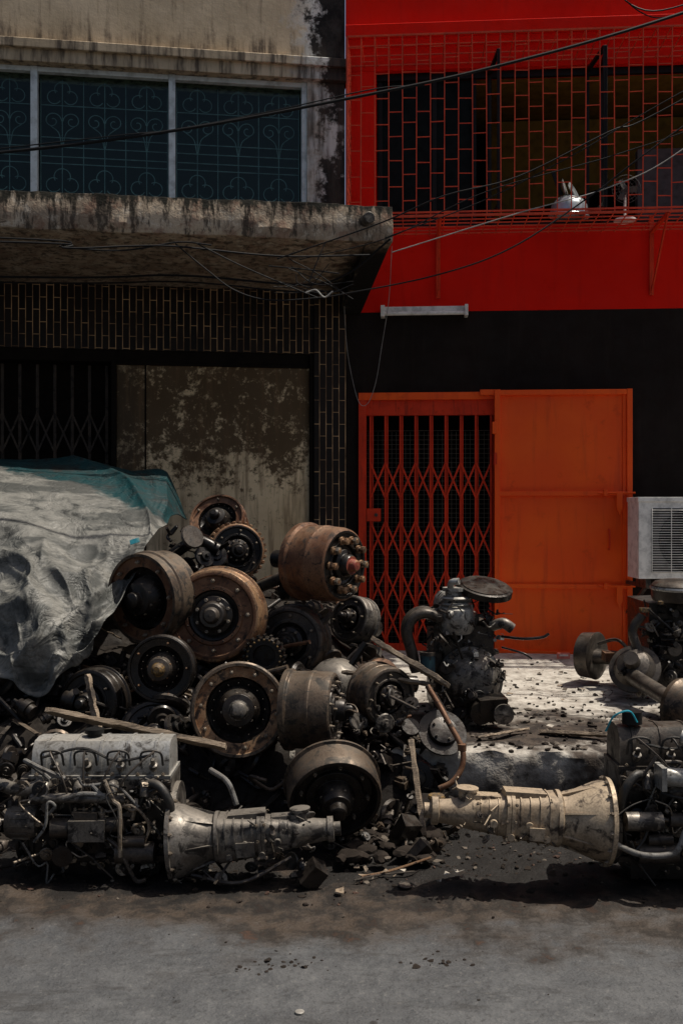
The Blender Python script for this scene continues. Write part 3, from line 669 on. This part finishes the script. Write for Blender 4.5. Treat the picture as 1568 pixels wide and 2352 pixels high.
def rdg(p,e=2.):
    n=abs(mn.noise(p)); return (1-n*1.6)**e if n<.6 else 0
for i in range(nc):
    for j in range(nr):
        p=cols[i][j]; v=i/(nc-1); u=j/(nr-1)
        w=V((mn.noise(p*1.1),mn.noise(p*1.1+V((7,1,3))),0))*.35
        q1=V((v*1.2+w.x,u*5.2-v*2.2+w.y*2,1.))
        q2=V((v*3.0+w.x*2,u*3.4+w.y*2,4.)); q3=V((v*7+w.x*3,u*8+w.y*3,9.))
        lo=sm(.38,.62,u)
        d=(1-.4*lo)*.13*mn.noise(q1)+ .05*rdg(q1*.8+V((5,5,5)),4)*(1-lo*.5) + lo*(.12*(rdg(q2,2)-.5)+.035*(rdg(q3,2)-.5)) + .012*(rdg(q3*1.7)-.5)*(.4+.6*lo)
        ed=sm(0,.07,min(u+.3,1-u,1-v)); d*=.25+.75*ed
        vs.append(p+V((-.1,-.65,.75)).normalized()*d+V((0.035*mn.noise(p*3.5),0,.035*mn.noise(p*3+V((5,5,5)))))*(1-ed))
fs=[(i*nr+j,i*nr+j+1,(i+1)*nr+j+1,(i+1)*nr+j) for i in range(nc-1) for j in range(nr-1)]
b=B('tarpaulin'); b.add(vs,fs,tarpm)
ob=b.done(None,0,80); so=ob.modifiers.new('s','SOLIDIFY'); so.thickness=.004
def hu(x,y):
    return .2+ (1.28-.3)*sm(5.2,6.7,y)*(1-sm(-1.45,-1.15,x)) + .03*mn.noise(V((x*5,y*5,0)))
grid('covered_pile',[-4+.06*i for i in range(52)],[5.2+.06*i for i in range(36)],hu,soil).done(ang=70)
b=B('plastic_label'); b.box((-1.17,5.64,1.335),(.055,.004,.03),cyanl,Matrix.Rotation(-.3,3,'Y')@Matrix.Rotation(-.5,3,'X')); b.done()
# ------------------------------------------------------------------ engines
def vcover(b,L,w,h,z,mat,y=0):
    pr=[(-w*.5,z),(-w*.5,z+h*.35),(-w*.44,z+h*.72),(-w*.3,z+h*.95),(0,z+h),(w*.3,z+h*.95),(w*.44,z+h*.72),(w*.5,z+h*.35),(w*.5,z)]
    pr=[(p[0]+y,p[1]) for p in pr]
    b.prism(pr,-L/2,L/2,mat)
    b.box((0,y,z),(L*1.03,w*1.12,.014),mat)
    for k in range(5):
        x=-L*.4+L*.2*k; b.prism([(p[0]*1.0+ (p[0]-y)*.03,p[1]+.004) for p in pr],x-.006,x+.006,mat)
    bolts_line(b,(-L*.46,y-w*.54,z+.007),(L*.46,y-w*.54,z+.007),6,(0,0,1),.008,bolt)
def engine(name,Mx,L=.6,W=.42,H=.56,body=iron,cover=greyal,seed=1,pile=60):
    global R
    sv=R; R=random.Random(seed)
    b=B(name,Mx)
    b.box((0,0,H*.36),(L*.96,W*.62,H*.42),body); b.box((0,0,H*.11),(L*.8,W*.5,H*.2),oil)
    b.box((0,0,H*.155),(L,W*.7,.02),body)
    b.box((0,0,H*.63),(L*.97,W*.58,H*.14),alu2)
    vcover(b,L*.94,W*.52,H*.25,H*.71,cover)
    b.lathe([(0,.03),(.015,.03),(.018,.04),(.035,.04),(.038,.03),(.038,0)],(-.05,0,H*.95),(0,0,1),black,16)
    y0=-W*.31
    for k in range(6): b.bx(-L*.45+k*L*.18-.006,-L*.45+k*L*.18+.006,y0-.012,y0,H*.18,H*.55,body)
    b.tube([(-L*.42,y0-.07,H*.60),(-L*.1,y0-.08,H*.61),(L*.2,y0-.07,H*.60)],.020,alu2,14)
    for k in range(4):
        x=-L*.34+k*L*.225; b.tube([(x,y0+.0,H*.66),(x,y0-.05,H*.68),(x,y0-.075,H*.61)],.021,alu2,12)
        b.box((x,y0-.004,H*.66),(.07,.012,.055),alu2); b.nut((x-.028,y0-.012,H*.66),(0,-1,0),.008,.008,bolt); b.nut((x+.028,y0-.012,H*.66),(0,-1,0),.008,.008,bolt)
        b.lathe([(0,.012),(.015,.018),(.03,.018),(.033,.010),(.06,.009),(.06,0)],(x+.02,-W*.27,H*.76),(0,-.6,1),alu2,12)
        b.tube([(x+.02,-W*.32,H*.88),(x+.02,-W*.42,H*.90),(x*.6,-W*.52,H*.74),(x*.35-.02,-W*.46,H*.48)],.0042,iron,6)
        b.tube([(x-.03,-W*.30,H*.80),(x-.02,-W*.36,H*.90),(x+.05,-W*.36,H*.90),(x+.06,-W*.30,H*.80)],.005,rubber,6)
    b.tube([(-L*.38,-W*.33,H*.86),(-L*.1,-W*.36,H*.93),(L*.12,-W*.34,H*.84),(L*.36,-W*.36,H*.88)],.006,rubber,6)
    b.box((-.02,y0-.075,H*.40),(.15,.09,.08),alu2,None,.08); b.box((-.03,y0-.08,H*.48),(.09,.06,.05),iron,None,.1); b.cyl((-.10,y0-.075,H*.40),(-.17,y0-.075,H*.40),.04,iron); b.cyl((.05,y0-.075,H*.42),(.12,y0-.075,H*.43),.030,iron)
    for k in range(4): b.lathe([(0,.011),(.02,.011),(.022,.015),(.032,.015),(.034,.006),(.05,.006)],(-.075+.035*k,y0-.075,H*.46),(0,-.2,1),bolt,10)
    b.cyl((L*.14,y0-.06,H*.22),(L*.40,y0-.06,H*.22),.042,iron); b.cyl((L*.18,y0-.08,H*.31),(L*.34,y0-.08,H*.31),.022,iron)
    b.cyl((-L*.2,y0-.01,H*.24),(-L*.2,y0-.11,H*.22),.042,oil)
    xe=-L*.5
    for (yy,zz,rr) in ((0,H*.22,.085),(0.02,H*.58,.06),(-W*.3,H*.52,.05)):
        b.lathe([(0,0),(0,rr),(.012,rr*.9),(.014,rr*.8),(.024,rr),(.036,rr),(.038,rr*.4),(.05,rr*.35),(.05,0)],(xe-.02,yy,zz),(-1,0,0),iron,32)
    b.box((xe-.01,0,H*.45),(.03,W*.55,H*.5),alu2)
    al=V((xe-.06,-W*.38,H*.42)); b.lathe([(0,0),(0,.06),(.02,.068),(.10,.068),(.12,.055),(.12,0)],al,(1,0,0),alu2,28)
    for k in range(14):
        t=k*math.pi/7; b.box(al+V((.06,.068*math.cos(t),.068*math.sin(t))),(.07,.004,.004),alu2)
    for k in range(20):
        x=R.uniform(-L*.5,L*.35); z=R.uniform(H*.3,H*.76); P=[V((x,y0-R.uniform(.03,.1),z))]
        for _ in range(4): P.append(P[-1]+V((R.uniform(-.06,.10),R.uniform(-.02,.02),R.uniform(-.10,.05))))
        b.tube(P,R.choice((.003,.004,.006,.009)),R.choice((rubber,rubber,greyhose,iron,bolt)),8)
    b.tube([(L*.3,y0-.03,H*.68),(L*.42,y0-.08,H*.70),(L*.5,y0-.09,H*.6),(L*.51,y0-.06,H*.46)],.018,rubber,12)
    b.tube([(xe-.10,y0-.02,H*.68),(xe-.03,y0-.05,H*.66),(xe+.04,y0-.05,H*.66),(xe+.09,y0-.04,H*.70)],.026,alu2,14)
    for k in range(pile):
        x=R.uniform(-L*.48,L*.46); z=R.uniform(H*.08,H*.70); greeb(b,(x,y0-R.uniform(-.01,.075),z),R.uniform(.010,.034),[body,oil,alu2,oil,bolt,iron,oil],(R.uniform(-.3,.3),-1,R.uniform(-.3,.3)) if R.random()<.6 else None)
    for k in range(20):
        x=R.uniform(-L*.45,L*.45); b.nut((x,y0-.002,R.uniform(H*.18,H*.58)),(0,-1,0),.009,.01,bolt)
    b.lathe([(0,0),(0,.17),(.02,.17),(.02,0)],(L*.485,0,H*.33),(1,0,0),alu2,32)
    R=sv; return b
def gearbox(b,o,ax,s,mat):
    a=V(ax).normalized(); o=V(o); x,y,_=basis(a); up=V((0,0,1)); sd=a.cross(up).normalized(); upp=sd.cross(a).normalized()
    b.lathe([(0,.0),(0,.172*s),(.018*s,.176*s),(.02*s,.160*s),(.06*s,.152*s),(.12*s,.125*s),(.17*s,.102*s),(.19*s,.10*s),(.20*s,.112*s),(.215*s,.112*s),(.22*s,.09*s),(.22*s,0)],o,a,mat,48)
    for k in range(14):
        t=k*2*math.pi/14; d=x*math.cos(t)+y*math.sin(t)
        b.nut(o+a*.018*s+d*.168*s,a,.008*s,.010*s,bolt)
        if k%2: b.beam(o+a*.02*s+d*.155*s,o+a*.20*s+d*.098*s,.006*s,.014*s,mat,up=d)
    def P(t,u,v): return o+a*t*s+upp*u*s+sd*v*s
    rot=Matrix((sd,a,upp)).transposed()
    def bx(t,u,v,lt,hu,wv,m=mat,j=.05): b.box(P(t,u,v),(wv*s,lt*s,hu*s),m,rot,j)
    def octa(t0,t1,h0,w0,h1,w1):
        ring=[];n=16
        for t,h,w in ((t0,h0,w0),(t1,h1,w1)):
            for k in range(n):
                g=2*math.pi*k/n; cc,ss=math.cos(g),math.sin(g); e=.55
                ring.append(P(t,h/2*math.copysign(abs(ss)**e,ss),w/2*math.copysign(abs(cc)**e,cc)))
        b.add(ring,[(k,(k+1)%n,n+(k+1)%n,n+k) for k in range(n)]+[tuple(range(n)),tuple(range(n,2*n))],mat)
    octa(.215,.39,.20,.20,.165,.175); octa(.385,.40,.19,.195,.19,.195); octa(.402,.418,.188,.192,.188,.192); octa(.415,.55,.155,.16,.12,.125)
    for k in range(4): octa(.245+.038*k,.251+.038*k,.203-.007*k,.203-.005*k,.203-.007*k,.203-.005*k)
    for k in range(3): octa(.445+.035*k,.45+.035*k,.152-.009*k,.158-.009*k,.152-.009*k,.158-.009*k)
    b.lathe([(0,.07*s),(.03*s,.062*s),(.10*s,.05*s),(.14*s,.046*s),(.145*s,.055*s),(.17*s,.055*s),(.172*s,.03*s),(.20*s,.03*s),(.20*s,0)],P(.54,0,0),a,mat,28)
    b.lathe([(0,.035*s),(.05*s,.035*s),(.052*s,.045*s),(.062*s,.045*s),(.064*s,.03*s),(.064*s,0)],P(.57,.04,0),upp,mat,20)
    bx(.34,.09,0,.16,.03,.09,mat,.1); bx(.5,.065,0,.12,.03,.06,mat,.1); bx(.30,-.04,-.10,.06,.05,.02); bx(.33,-.03,.10,.08,.06,.02)
    for v in (-.098,.098):
        for t in (.385,.418):
            for u in (-.07,0,.07): b.nut(P(t,u,v*1.0),sd*(1 if v>0 else -1),.007*s,.009*s,bolt)
    for k in range(4): b.lathe([(0,.016*s),(.015*s,.014*s),(.015*s,0)],P(.26+.07*k,-.06+.05*(k%2),-.088),-sd,mat,16); b.lathe([(0,.016*s),(.015*s,.014*s),(.015*s,0)],P(.26+.07*k,-.06+.05*(k%2),.088),sd,mat,16)
    for k in range(34): greeb(b,P(R.uniform(.22,.62),R.uniform(-.08,.09),R.choice((-.08,.08))),R.uniform(.008,.024),[mat,mat,iron])
b=engine('car_engine',Matrix.Translation((-.99,4.20,.0)),.60,.42,.58,oil,greyal,11,pile=210)
b.M=Matrix(); gearbox(b,(-.69,4.04,.165),(1,.0,.075),.93,alu2)
b.tube([(-.6,3.98,.05),(-.4,3.95,.03),(-.2,3.98,.12)],.008,iron,6)
b.tube([(-.56,4.25,.40),(-.48,4.2,.36),(-.44,4.18,.27)],.012,greyhose,10)
for k in range(60): greeb(b,(R.uniform(-1.65,-1.28),R.uniform(3.85,4.3),R.uniform(.05,.52)),R.uniform(.02,.06),[oil,iron,oil,alu2])
for k in range(26): greeb(b,(R.uniform(-.66,-.12),R.uniform(3.95,4.15),R.uniform(.02,.08)),R.uniform(.015,.04),[oil,iron,alu2])
for k in range(7): b.lathe([(0,.042),(.008,.046),(.016,.042)],(-1.44+.006*k,3.9,.38-.018*k),(.3,0,-1),alu2,20)
b.done(None,.0015)
b=engine('car_engine',Matrix.Translation((1.40,4.10,.02))@Matrix.Rotation(math.pi,4,'Z')@Matrix.Scale(-1,4,(0,1,0)),.60,.40,.64,oil,iron,23,pile=170)
b.M=Matrix(); gearbox(b,(1.05,3.93,.28),(-1,.02,.055),.98,tanal)
for P,r in (([(1.62,3.85,.44),(1.48,3.84,.45),(1.42,3.84,.50),(1.36,3.86,.47),(1.24,3.88,.47)],.036),([(1.50,3.85,.46),(1.50,3.84,.58),(1.49,3.86,.68)],.045),([(1.48,3.86,.58),(1.40,3.86,.60),(1.33,3.9,.62)],.03)):
    b.tube(P,r,greyal,18)
b.box((1.52,3.86,.56),(.13,.10,.10),greyal,None,.1); b.box((1.24,3.875,.47),(.02,.10,.09),greyal); bolts_line(b,(1.46,3.80,.60),(1.58,3.80,.60),3,(0,-1,0),.01,bolt)
b.lathe([(0,.05),(.012,.055),(.014,.05),(.014,0)],(1.49,3.86,.68),(0,0,1),greyal,24)
b.tube([(1.06,4.0,.62),(1.08,3.95,.69),(1.14,3.95,.71),(1.18,3.98,.66)],.004,blue,6)
b.cyl((1.18,4.05,.64),(1.18,4.05,.69),.04,black); b.tube([(1.05,3.84,.22),(1.15,3.80,.19),(1.27,3.80,.2),(1.32,3.82,.28)],.012,greyhose,12)
b.cyl((1.1,3.86,.30),(1.24,3.86,.30),.036,alu2); b.tube([(1.25,3.9,.4),(1.4,3.8,.36),(1.5,3.82,.15)],.006,rubber,6)
b.done(None,.0015)
b=B('car_engine')
b.box((.70,5.95,.60),(.34,.5,.50),iron,None,.04); b.box((.66,5.95,.86),(.26,.46,.10),alu2)
b.M=Matrix.Translation((.66,5.92,.9))@Matrix.Rotation(math.pi/2,4,'Z'); vcover(b,.44,.19,.12,.0,greyal); b.M=Matrix()
b.lathe([(0,.09),(.02,.10),(.10,.10),(.14,.085),(.15,.06),(.15,0)],(.655,5.68,.82),(0,-.15,1),greyal,28)
for z in (.87,.90,.93,.965,1.0): b.lathe([(0,.075),(.01,.092),(.02,.075)],(.655,5.68,z),(0,0,1),greyal,24)
b.lathe([(0,.05),(.03,.05),(.03,.065),(.05,.065),(.05,0)],(.64,5.68,1.02),(0,0,1),greyal,24)
b.lathe([(0,0),(0,.19),(.02,.192),(.03,.175),(.07,.16),(.12,.12),(.15,.075),(.15,0)],(.73,5.70,.54),(0.05,-1,0),alu2,44)
for k in range(12):
    t=k*.5236; d=V((math.cos(t),0,math.sin(t))); b.nut(V((.73,5.68,.54))+d*.183,(0,-1,0),.010,.012,bolt); b.beam(V((.73,5.67,.54))+d*.17,V((.735,5.56,.54))+d*.09,.008,.02,alu2,up=d)
b.box((.82,5.50,.42),(.15,.16,.12),oil,None,.2); b.lathe([(0,.03),(.05,.03),(.05,.055),(.065,.055),(.065,.03),(.07,0)],(.87,5.42,.41),(.05,-1,0),alu2,24); b.cyl((.76,5.42,.40),(.76,5.6,.40),.06,oil)
for i,dx in enumerate((0,.07,.14)):
    b.tube([(.56,5.62+dx,.90),(.47,5.60+dx,.93),(.40,5.60+dx,.90),(.37,5.6+dx,.82),(.40,5.6+dx,.70),(.42,5.6+dx,.60)],.03,iron,12)
b.cyl((.48,5.56,.60),(.48,5.56,.70),.042,tealp); b.cyl((.48,5.56,.70),(.48,5.56,.72),.046,iron)
b.lathe([(0,0),(0,.12),(.01,.155),(.045,.155),(.05,.14),(.055,.14),(.057,.05),(.06,0)],(.82,5.72,1.03),(.12,-.3,.94),oil,40)
b.tube([(.62,5.66,1.05),(.62,5.62,1.10),(.66,5.6,1.11)],.02,greyal,12)
b.tube([(.85,5.6,.86),(.9,5.55,.88),(.95,5.55,.85)],.03,alu2,12); b.tube([(.9,5.6,.80),(1.0,5.5,.80),(1.1,5.48,.81),(1.14,5.48,.83)],.008,oil,8); b.tube([(.9,5.6,.74),(1.0,5.5,.72),(1.05,5.5,.69)],.006,oil,8)
for k in range(120): greeb(b,(R.uniform(.48,.92),R.uniform(5.55,5.72),R.uniform(.5,.98)),R.uniform(.014,.042),[oil,iron,alu2,oil,iron,greyal])
for k in range(34): greeb(b,(R.uniform(.52,.9),R.uniform(5.48,5.6),R.uniform(.34,.5)),R.uniform(.02,.045),[oil,iron])
b.done(None,.0015)
b=B('rear_axle')
P0=V((1.70,6.9,.50)); P1=V((1.80,6.3,.49)); P2=V((1.90,5.65,.41)); a=(P2-P0).normalized()
b.lathe([(0,0),(0,.155),(.08,.16),(.10,.165),(.11,.15),(.11,.11),(.10,.05),(.2,.045)],P0-a*.06,(.75,-.65,.0),iron,44)
b.tube([P0,P0+V((.2,-.15,0)),P1,P2],.05,iron,18)
b.lathe([(-.14,0),(-.12,.06),(-.05,.12),(0,.145),(.03,.16),(.05,.16),(.06,.13),(.12,.10),(.14,.05),(.2,.045),(.2,0)],P1+V((.06,0,.0)),(-.35,-.7,.5),iron,36)
b.lathe([(0,0),(0,.15),(.03,.158),(.05,.145),(.16,.14),(.17,.10),(.20,.09),(.2,0)],P2,(.55,-.8,-.1),drumgrey,44)
b.tube([P0+V((.05,-.1,.1)),P0+V((.15,-.2,.14)),P0+V((.2,-.35,.08))],.012,iron,8); b.box(P0+V((.09,-.2,.03)),(.06,.10,.06),rust,None,.1)
for k in range(20): greeb(b,P1+V((R.uniform(-.1,.2),R.uniform(-.15,.15),R.uniform(-.14,.02))),R.uniform(.015,.035),[oil,iron])
b.done(None,.002)
b=B('car_engine')
b.box((2.2,6.7,.62),(.42,.5,.6),oil,None,.04); b.box((2.15,6.45,.5),(.25,.2,.3),oil,None,.06)
b.lathe([(0,0),(0,.16),(.02,.17),(.10,.17),(.12,.15),(.125,.13),(.13,.12),(.135,0)],(2.17,6.42,.93),(0,-.05,1),iron,40); b.lathe([(0,.175),(.012,.18),(.024,.175)],(2.17,6.42,1.0),(0,-.05,1),greyal,40)
for k in range(120): greeb(b,(R.uniform(1.92,2.4),R.uniform(6.25,6.45),R.uniform(.36,.95)),R.uniform(.02,.055),[oil,iron,oil,alu2,oil])
b.box((1.92,6.3,.88),(.06,.02,.03),yel,None,.3); b.box((2.0,6.25,.93),(.03,.03,.02),yel,None,.3)
b.tube([(1.9,6.3,.85),(1.84,6.3,.75),(1.87,6.28,.62)],.03,iron,12)
b.done(None,.0015)
# ------------------------------------------------------------------ planks, pipe, debris
def plank(p0,p1,w,h,name='wooden_plank'):
    b=B(name); p0=V(p0);p1=V(p1); n=16; a=(p1-p0).normalized(); sd=a.cross(V((0,.5,1))).normalized(); up=sd.cross(a).normalized(); vs=[]
    for i in range(n+1):
        p=p0.lerp(p1,i/n); ww=w*(1+.35*mn.noise(p*9)) * (.55 if i in(0,n) else 1); off=sd*.014*mn.noise(p*7+V((3,1,2)))
        for q in ((-1,-1),(1,-1),(1,1),(-1,1)): vs.append(p+off+sd*q[0]*ww/2+up*q[1]*h/2+V((R.uniform(-1,1),R.uniform(-1,1),R.uniform(-1,1)))*.003)
    fs=[(i*4+j,i*4+(j+1)%4,(i+1)*4+(j+1)%4,(i+1)*4+j) for i in range(n) for j in range(4)]+[(0,1,2,3),(n*4,n*4+1,n*4+2,n*4+3)]
    b.add(vs,fs,wood); b.done(None,.001)
plank((-1.33,4.50,.60),(-.51,4.40,.462),.095,.02)
plank((.17,5.2,.83),(.53,4.95,.64),.12,.022); plank((.0,5.1,.68),(.47,5.0,.63),.04,.015)
plank((.32,4.6,.45),(.365,4.4,.07),.05,.02); plank((1.05,5.3,.33),(1.4,5.15,.345),.05,.015); plank((.7,5.15,.335),(1.0,5.35,.335),.035,.012)
plank((-1.22,4.8,.72),(-1.16,4.75,.45),.03,.02)
b=B('bent_pipe'); b.tube([(.404,4.7,.68),(.46,4.65,.59),(.494,4.6,.527),(.55,4.55,.42),(.545,4.52,.34),(.50,4.5,.28),(.44,4.5,.25)],.013,rust,12); b.lathe([(0,.02),(.03,.02),(.03,0)],(.55,4.55,.41),(0,0,1),rust,12)
b.lathe([(0,.035),(.01,.04),(.02,.035),(.02,0)],(.42,4.42,.225),(0,0,1),yel,20); b.done(None,.001)
clod=mk_plain('soil_clod',(.024,.018,.014),.95,0,.2); stonem=mk_plain('broken_concrete',(.11,.09,.07),.9); paper=mk_plain('litter_paper',(.42,.38,.32),.8); brick=mk_plain('broken_brick',(.06,.032,.022),.9)
b=B('rubble')
for k in range(1500):
    x=R.uniform(-2.2,2.2); y=4.3+R.gauss(0,.25)
    if y<3.6 or y>4.9: continue
    b.rock((x,y,hroad(x,y)+.002),abs(R.gauss(0,.0065))+.002,R.choice((clod,clod,clod,clod,clod,clod,brick,stonem)))
for k in range(60):
    x=R.uniform(-2,2); y=R.uniform(2.2,3.7); b.rock((x,y,hroad(x,y)),abs(R.gauss(0,.0022))+.001,clod)
for k in range(800):
    x=R.uniform(.3,2.6); y=4.97+abs(R.gauss(0,1.0)); 
    if y>8: continue
    b.rock((x,y,hpl(x,y)+.004),abs(R.gauss(0,.008))+.003,R.choice((clod,clod,clod,clod,stonem)))
for k in range(70):
    x=R.uniform(.0,.45); y=R.uniform(4.15,4.6); b.rock((x,y,.05),R.uniform(.012,.045),R.choice((clod,stonem,clod,clod)),sub=2)
for k in range(60):
    cx,cy=R.choice(((-.3,3.25),(-.15,3.3),(.3,3.3),(.4,3.35))); x=cx+R.gauss(0,.06); y=cy+R.gauss(0,.03); b.rock((x,y,hroad(x,y)),abs(R.gauss(0,.005))+.002,clod)
b.done(ang=30)
b=B('litter')
for k in range(85):
    if k<68: x=R.uniform(.75,2.1); y=R.uniform(5.2,7.4); z=hpl(x,y)+.012
    else: x=R.uniform(-.1,.5); y=R.uniform(3.9,4.5); z=hroad(x,y)+.02
    s=R.uniform(.006,.028); c=V((x,y,z)); an=R.uniform(0,6.3)
    P=[c+V((math.cos(an+i*1.57)*s*R.uniform(.6,1.3),math.sin(an+i*1.57)*s*R.uniform(.6,1.3),R.uniform(-.006,.012))) for i in range(4)]
    b.add(P+[p+V((0,0,.0015)) for p in P],[(0,1,2,3),(4,5,6,7),(0,1,5,4),(1,2,6,5),(2,3,7,6),(3,0,4,7)],R.choice((paper,wood,stonem,wood)))
b.done()
b=B('cigarette_pack'); b.box((1.78,8.0,.345),(.10,.03,.045),mk_plain('pink_card',(.6,.16,.12),.6)); b.box((1.78,7.984,.35),(.07,.003,.014),mk_plain('white_card',(.7,.6,.55),.6)); b.done(None,.001)
b=B('can_lid'); b.lathe([(0,0),(0,.028),(.006,.03),(.008,.028),(.004,.025),(.004,0)],(.255,3.98,hroad(.255,3.98)+.006),(.05,-.08,1),iron,28); b.done()
b=B('bottle_cap'); b.lathe([(0,0),(0,.014),(.005,.014),(.006,.012),(.006,0)],(-.125,2.98,hroad(-.125,2.98)+.001),(0,0,1),greyal,20); b.done()
# ------------------------------------------------------------------ camera, light
cd=bpy.data.cameras.new('camera'); cam=bpy.data.objects.new('camera',cd); scene.collection.objects.link(cam)
cam.location=(0,0,1.5); cam.rotation_euler=(math.pi/2,0,0); cd.lens=35; cd.sensor_fit='VERTICAL'; cd.sensor_height=36; cd.clip_end=1000; cd.clip_start=.05
scene.camera=cam
s=V((.40,.035,.91)).normalized()
el=math.asin(s.z); az=math.atan2(s.x,s.y)
ld=bpy.data.lights.new('sun','SUN'); ld.energy=5.0; ld.angle=math.radians(.5); ld.color=(1,.93,.82)
lo=bpy.data.objects.new('sun',ld); scene.collection.objects.link(lo); lo.rotation_euler=s.to_track_quat('Z','Y').to_euler(); lo.location=(3,-3,9)
w=bpy.data.worlds.new('World'); scene.world=w; w.use_nodes=True; nt=w.node_tree
sk=nt.nodes.new('ShaderNodeTexSky'); sk.sky_type='NISHITA'; sk.sun_disc=False; sk.sun_elevation=el; sk.sun_rotation=az; sk.air_density=1.0; sk.dust_density=5
bg=nt.nodes['Background']; nt.links.new(sk.outputs[0],bg.inputs[0]); bg.inputs[1].default_value=.075
scene.view_settings.view_transform='Standard'; scene.view_settings.look='None'; scene.view_settings.exposure=0
